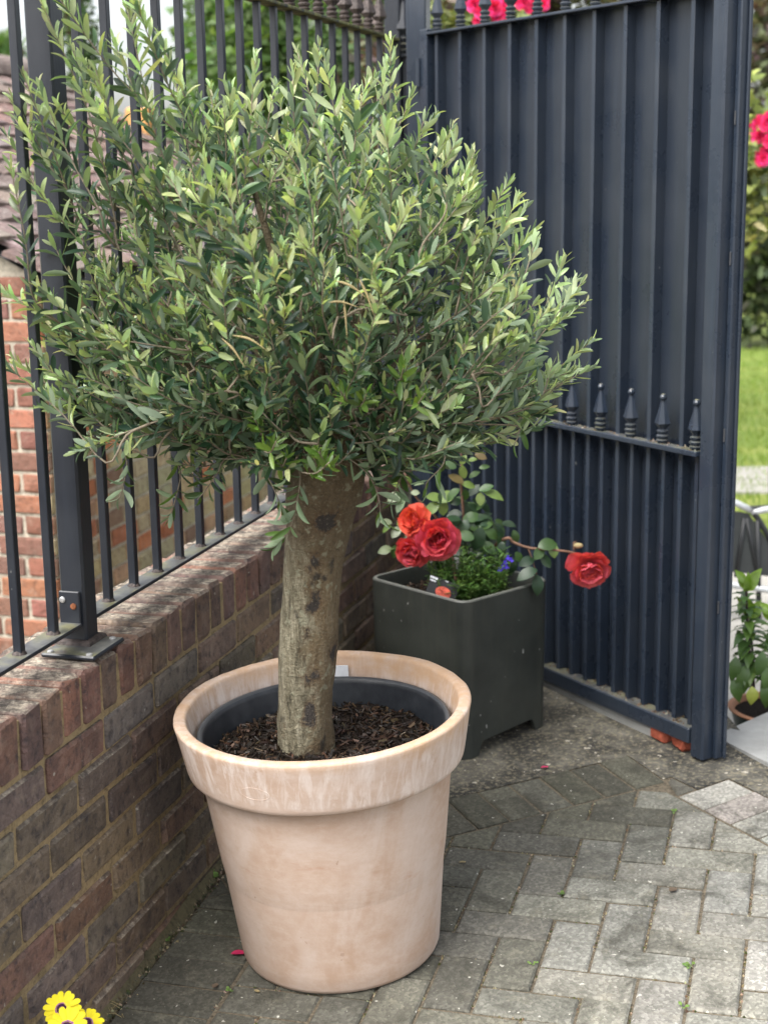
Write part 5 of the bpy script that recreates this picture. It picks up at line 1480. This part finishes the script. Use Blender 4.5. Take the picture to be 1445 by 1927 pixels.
# ================================================================== GARDEN CHAIR, POTTED PLANT, STEP BEYOND THE GATE
ch = thing('garden_lounger', 'folding garden lounger with dark mesh sling and pale tube frame on the patio', 'garden chair', at_z(1480, 1110, PZ))
yC = 5.35
def cp(px, py, y=yC): return at_y(px, py, y)
fr = smoothpath([cp(1330, 930), cp(1380, 943), cp(1410, 957), cp(1440, 1000), cp(1475, 1060), cp(1520, 1085), cp(1600, 1090)], 4)
back = np.array([.55, .12, .0])
for off in (np.zeros(3), back):
    MB().tube([q + off for q in fr[8:]], .011, 8).build('side_tube', 'dark_tube', ch, True)
MB().tube([cp(1340, 935), cp(1385, 947), cp(1412, 960)], .012, 8).build('armrest', 'grey_tube', ch, True)
MB().tube([cp(1412, 964), cp(1425, 962), cp(1450, 957), cp(1500, 950)], .012, 8).build('armrest', 'grey_tube', ch, True)
MB().tube([cp(1400, 975), cp(1384, 1085)], .009, 8).build('leg', 'dark_tube', ch, True); MB().tube([cp(1404, 975), cp(1425, 1085)], .009, 8).build('leg', 'dark_tube', ch, True)
MB().tube([cp(1370, 1100), cp(1460, 1112), cp(1560, 1120)], .013, 8).build('foot_rail', 'grey_tube', ch, True)
vs = []; fs = []; nn_ = len(fr)
fr2 = [cp(1300, 958), cp(1360, 960), cp(1408, 966), cp(1440, 1012), cp(1475, 1068), cp(1560, 1088)]
low = [cp(1300, 1070), cp(1360, 1075), cp(1408, 1080), cp(1440, 1084), cp(1475, 1088), cp(1560, 1092)]
vs = fr2 + low + [q + np.array([0, .008, 0]) for q in fr2] + [q + np.array([0, .008, 0]) for q in low]
for i in range(5): fs += [(i, i + 6, i + 7, i + 1), (12 + i, 13 + i, 19 + i, 18 + i), (i, i + 1, 13 + i, 12 + i), (6 + i, 18 + i, 19 + i, 7 + i)]
MB().add(vs, fs).build('sling', 'sling_fabric', ch)
for q in (fr[10], fr[-1], fr[14]):
    for off in (np.zeros(3), back):
        e = q + off; MB().tube([e, np.array([e[0] + .02, e[1], PZ])], .010, 8).build('leg', 'dark_tube', ch, True)
for k in (8, 14, len(fr) - 1): MB().tube([fr[k], fr[k] + back], .010, 8).build('cross_tube', 'dark_tube', ch, True)

yp = 4.12
pc0 = at_y(1462, 1330, yp); R0 = .135; zt = pc0[2]
pp = thing('glazed_pot', 'dark green glazed pot with bare terracotta lip beyond the gate post', 'plant pot', (pc0[0], pc0[1], PZ - .01))
hgt = zt - (PZ - .01)
bd = MB().lathe([(.03, 0), (R0 * .72, 0), (R0 * .80, hgt * .25), (R0 * .92, hgt * .7), (R0 * .98, hgt * .93), (R0 * .985, hgt * .945)], 48, (pc0[0], pc0[1], PZ - .01)).build('body', 'green_glaze', pp, True, 50)
MB().lathe([(R0 * .985, hgt * .945), (R0 * 1.03, hgt * .96), (R0 * 1.035, hgt * .985), (R0 * 1.0, hgt), (R0 * .93, hgt), (R0 * .90, hgt * .95), (R0 * .86, hgt * .6)], 48, (pc0[0], pc0[1], PZ - .01)).build('lip', 'terra_lip', pp, True, 50)
so2 = MB().lathe([(.0005, hgt * .9), (R0 * .5, hgt * .89), (R0 * .905, hgt * .87)], 30, (pc0[0], pc0[1], PZ - .01)).build('pot_soil', 'soil'); so2['kind'] = 'stuff'; so2['label'] = 'dark soil in the green glazed pot'; so2['category'] = 'soil'
lily = thing('leafy_plant', 'upright plant with dark stems and broad green leaves in the green glazed pot', 'plant', (pc0[0], pc0[1], zt - .02))
LI = random.Random(8)
LIB = [leaf_me('leaf', leaf_base('leaf', .2, .35, 0, ((0, .08), (.1, .45), (.28, .92), (.45, 1.0), (.65, .8), (.85, .38), (1, .02))), 'garden_leaf')]
stems = [[(1412, 1310), (1410, 1240), (1406, 1170), (1403, 1100)], [(1418, 1310), (1415, 1230), (1410, 1150)], [(1450, 1320), (1455, 1230), (1452, 1160)]]
for si, st_ in enumerate(stems):
    pts = smoothpath([at_y(x, y, yp - .02 + .03 * si) for x, y in st_], 6); MB().tube(pts, list(np.linspace(.0045, .003, len(pts))), 6).build('stem', 'dark_stem', lily, True)
    for i in range(3, len(pts)):
        for r in range(4 if si == 0 else 3):
            a = i * 2.1 + r * 2.1 + LI.uniform(-.4, .4); f = i / len(pts)
            ld = (math.cos(a), math.sin(a), .25 - .8 * (1 - f) + (.8 if i >= len(pts) - 2 else 0)); sz = LI.uniform(.055, .08) * (1.1 - .3 * f)
            p = pts[i] + np.array(Vector(ld).normalized()) * sz * .5
            put_leaf(lily, LIB, p, sz, .45, ld, (0, 0, 1) if abs(ld[2]) < .9 else (0, -1, .3), LI.choice([(0.09, 0.17, 0.05), (0.07, 0.14, 0.045), (0.12, 0.21, 0.05)]) if i < len(pts) - 2 else (0.20, 0.32, 0.04), LI)
put_leaf(lily, LIB, at_y(1414, 1310, yp - .10), .055, .65, (0, -.15, -1), (0, -1, 0), (0.42, 0.48, 0.10), LI)['label'] = 'yellowing lowest leaf'
for x, y in ((1380, 1260), (1385, 1300), (1442, 1280), (1395, 1275), (1440, 1310), (1430, 1250)):
    put_leaf(lily, LIB, at_y(x, y, yp - .07), .075, .5, (LI.uniform(-.5, .5), -.2, -.9), (0, -1, .2), (0.09, 0.17, 0.05), LI)
slq = [at_z(1362, 1376, SZ), at_z(1600, 1272, SZ), at_z(1600, 1515, SZ), at_z(1362, 1394, SZ)]
vs = [q - ZUP * .18 for q in slq] + slq
mb = MB().add(vs, [(0, 1, 5, 4), (1, 2, 6, 5), (2, 3, 7, 6), (3, 0, 4, 7), (4, 5, 6, 7)]); tag(mb.build('stone_step', 'step_slab'), 'pale grey stone slab beside the foot of the gate post', 'step')

# ================================================================== YELLOW DAISIES
dy_ = thing('daisy_plant', 'yellow daisies with purple eyes growing at the foot of the brick wall', 'plant', GP(-.12, .10))
dl = leaf_me('petal', leaf_base('petal', .12, .12, 0, ((0, .25), (.2, .55), (.5, .9), (.78, 1.0), (.92, .75), (1.0, .3))), 'yellow_petal')
DR = random.Random(2)
for (px, py, r, tilt, y) in ((117, 1899, 36, (.05, -.62, .72), 2.32), (127, 1934, 40, (.0, -.70, .62), 2.26), (165, 1925, 32, (.25, -.5, .75), 2.36)):
    p = at_y(px, py, y); R0 = r * y * 1.1 / FPX; Z = Vector(tilt).normalized(); X = Z.orthogonal().normalized(); Y = Z.cross(X)
    fl = MB().lathe([(R0 * .26, -.002), (R0 * .25, .003), (R0 * .18, .005), (.0005, .006)], 18, p, (np.array(X), np.array(Y), np.array(Z))).build('flower', 'daisy_eye', dy_, True)
    MB().lathe([(R0 * .37, -.001), (R0 * .33, .0012), (R0 * .28, .0015)], 24, p, (np.array(X), np.array(Y), np.array(Z))).build('ring', 'daisy_ring', fl, True)
    for k in range(15):
        a = 2 * math.pi * k / 15 + DR.uniform(-.06, .06); ld = (X * math.cos(a) + Y * math.sin(a) + Z * DR.uniform(-.12, .12)).normalized(); x_ = ld.cross(Z).normalized(); nn = x_.cross(ld); mtx = Matrix.Identity(4); ln = R0 * DR.uniform(.74, .84)
        for q in range(3): mtx[q][0], mtx[q][1], mtx[q][2], mtx[q][3] = x_[q] * R0 * .33, ld[q] * ln, nn[q] * ln, p[q] + ld[q] * R0 * .20 - Z[q] * .0015 * (k % 2)
        o = bpy.data.objects.new('petal', dl); COL.objects.link(o); o.parent = fl; o.matrix_local = Matrix.Translation(-root_loc(fl)) @ mtx
    bs = GP(-.12 + DR.uniform(-.03, .03), .10 + DR.uniform(-.02, .02)); pts = smoothpath([bs, (bs + p) / 2 + np.array([.0, -.01, .02]), p], 4); MB().tube(pts, .002, 6).build('stem', 'green_stem', dy_, True)
for k in range(10):
    bs = GP(-.12, .10); a = DR.uniform(0, 6.3); put_leaf(dy_, RLM, bs + np.array([.03 * math.cos(a), .03 * math.sin(a), .03]), .06, .3, (math.cos(a), math.sin(a), .6), (0, 0, 1), MD, DR)

# ================================================================== SMALL THINGS ON THE GROUND
def ground_leaf(name, px, py, ln, wd, ang, mt, lab, cat, curl=.25):
    c = ground_px(px, py); a = R_(ang); x_ = Vector((math.cos(a), math.sin(a), 0)); vs, fs = leaf_base('x', .25, curl)
    ld = x_; xx = Vector((-x_.y, x_.x, 0)); m_ = MB()
    V = []
    for k_, dzz in ((0, 0), (1, .0008)):
        for (vx, vy, vz) in vs:
            q = Vector(c) + xx * vx * wd + ld * (vy - .5) * ln + Vector((0, 0, .003 + abs(vz) * ln * .6 + dzz + GS * .0)); V.append(tuple(q))
    n0 = len(vs); m_.add(V, [f[::-1] for f in fs] + [tuple(i + n0 for i in f) for f in fs])
    return tag(m_.build(name, mt, None, True), lab, cat)
ground_leaf('fallen_petal', 449, 1796, .030, .018, 12, 'pink_petal', 'crimson petal lying on the paving beside the terracotta pot', 'petal')
ground_leaf('pink_scrap', 1024, 1446, .020, .010, 20, 'pink_petal', 'dull pink petal scrap on the concrete near square planter', 'petal')
ground_leaf('dead_leaf', 1265, 1677, .020, .017, 40, 'dead_leaf', 'small dark shrivelled leaf on a pale paving block', 'leaf')
ground_leaf('dead_leaf', 405, 1858, .016, .012, 70, 'dead_leaf', 'small dark curled leaf in a paving joint near wall', 'leaf')
ground_leaf('olive_leaf', 870, 1625, .016, .008, 10, 'fawn_leaf', 'pale fallen olive leaf beside the right side of pot', 'leaf')
ground_leaf('olive_leaf', 484, 1868, .014, .007, -30, 'fawn_leaf', 'pale fallen olive leaf on paving below the pot', 'leaf')
def weed(px, py, n, sz, lab, spread=.012):
    c = ground_px(px, py); t = thing('weed', lab, 'weed', c, None); r = random.Random(int(px))
    for k in range(n):
        a = r.uniform(0, 6.3); p = c + np.array([math.cos(a) * spread * r.uniform(.3, 1), math.sin(a) * spread * r.uniform(.3, 1), r.uniform(.006, .018) * sz / .01 * .6])
        MB().tube([c, p], .0007, 4).build('stalk', 'green_stem', t); put_leaf(t, RLM, p, sz, .85, (math.cos(a), math.sin(a), .3), (0, -.5, 1), r.choice([(0.16, 0.26, 0.06), (0.12, 0.2, 0.05)]), r)
weed(400, 1655, 5, .014, 'round leaved weed sprouting between brick wall and pot', .018)
weed(320, 1770, 5, .007, 'tiny weed seedlings at the foot of the brick wall')
weed(436, 1866, 4, .007, 'tiny two leaved weed in paving joint below the petal')
weed(1052, 1683, 5, .007, 'small bright weed in the joint between dark and pale blocks')
weed(1296, 1822, 6, .008, 'small green weed in a joint of the pale paving')
weed(1001, 1815, 5, .006, 'tiny weed in joint beside darkest paving block')
weed(1268, 1530, 6, .007, 'moss-like weed in joint near the corner of the edging course')
weed(1283, 1897, 6, .007, 'low pale weed where two joints of pale paving meet')
gsr = random.Random(4)
mb = MB()
for k in range(9):
    c = ground_px(215 + gsr.uniform(-12, 18), 1905 + gsr.uniform(-14, 14)); a = gsr.uniform(0, 6.3); mb.tube([c, c + np.array([math.cos(a) * .015, math.sin(a) * .01, .012]), c + np.array([math.cos(a) * .03, math.sin(a) * .02, gsr.uniform(.004, .03)])], [.0008, .0007, .0003], 4)
tag(mb.build('dry_grass', 'fawn_leaf'), 'tuft of dry straw-coloured grass at the wall foot near the daisies', 'grass')
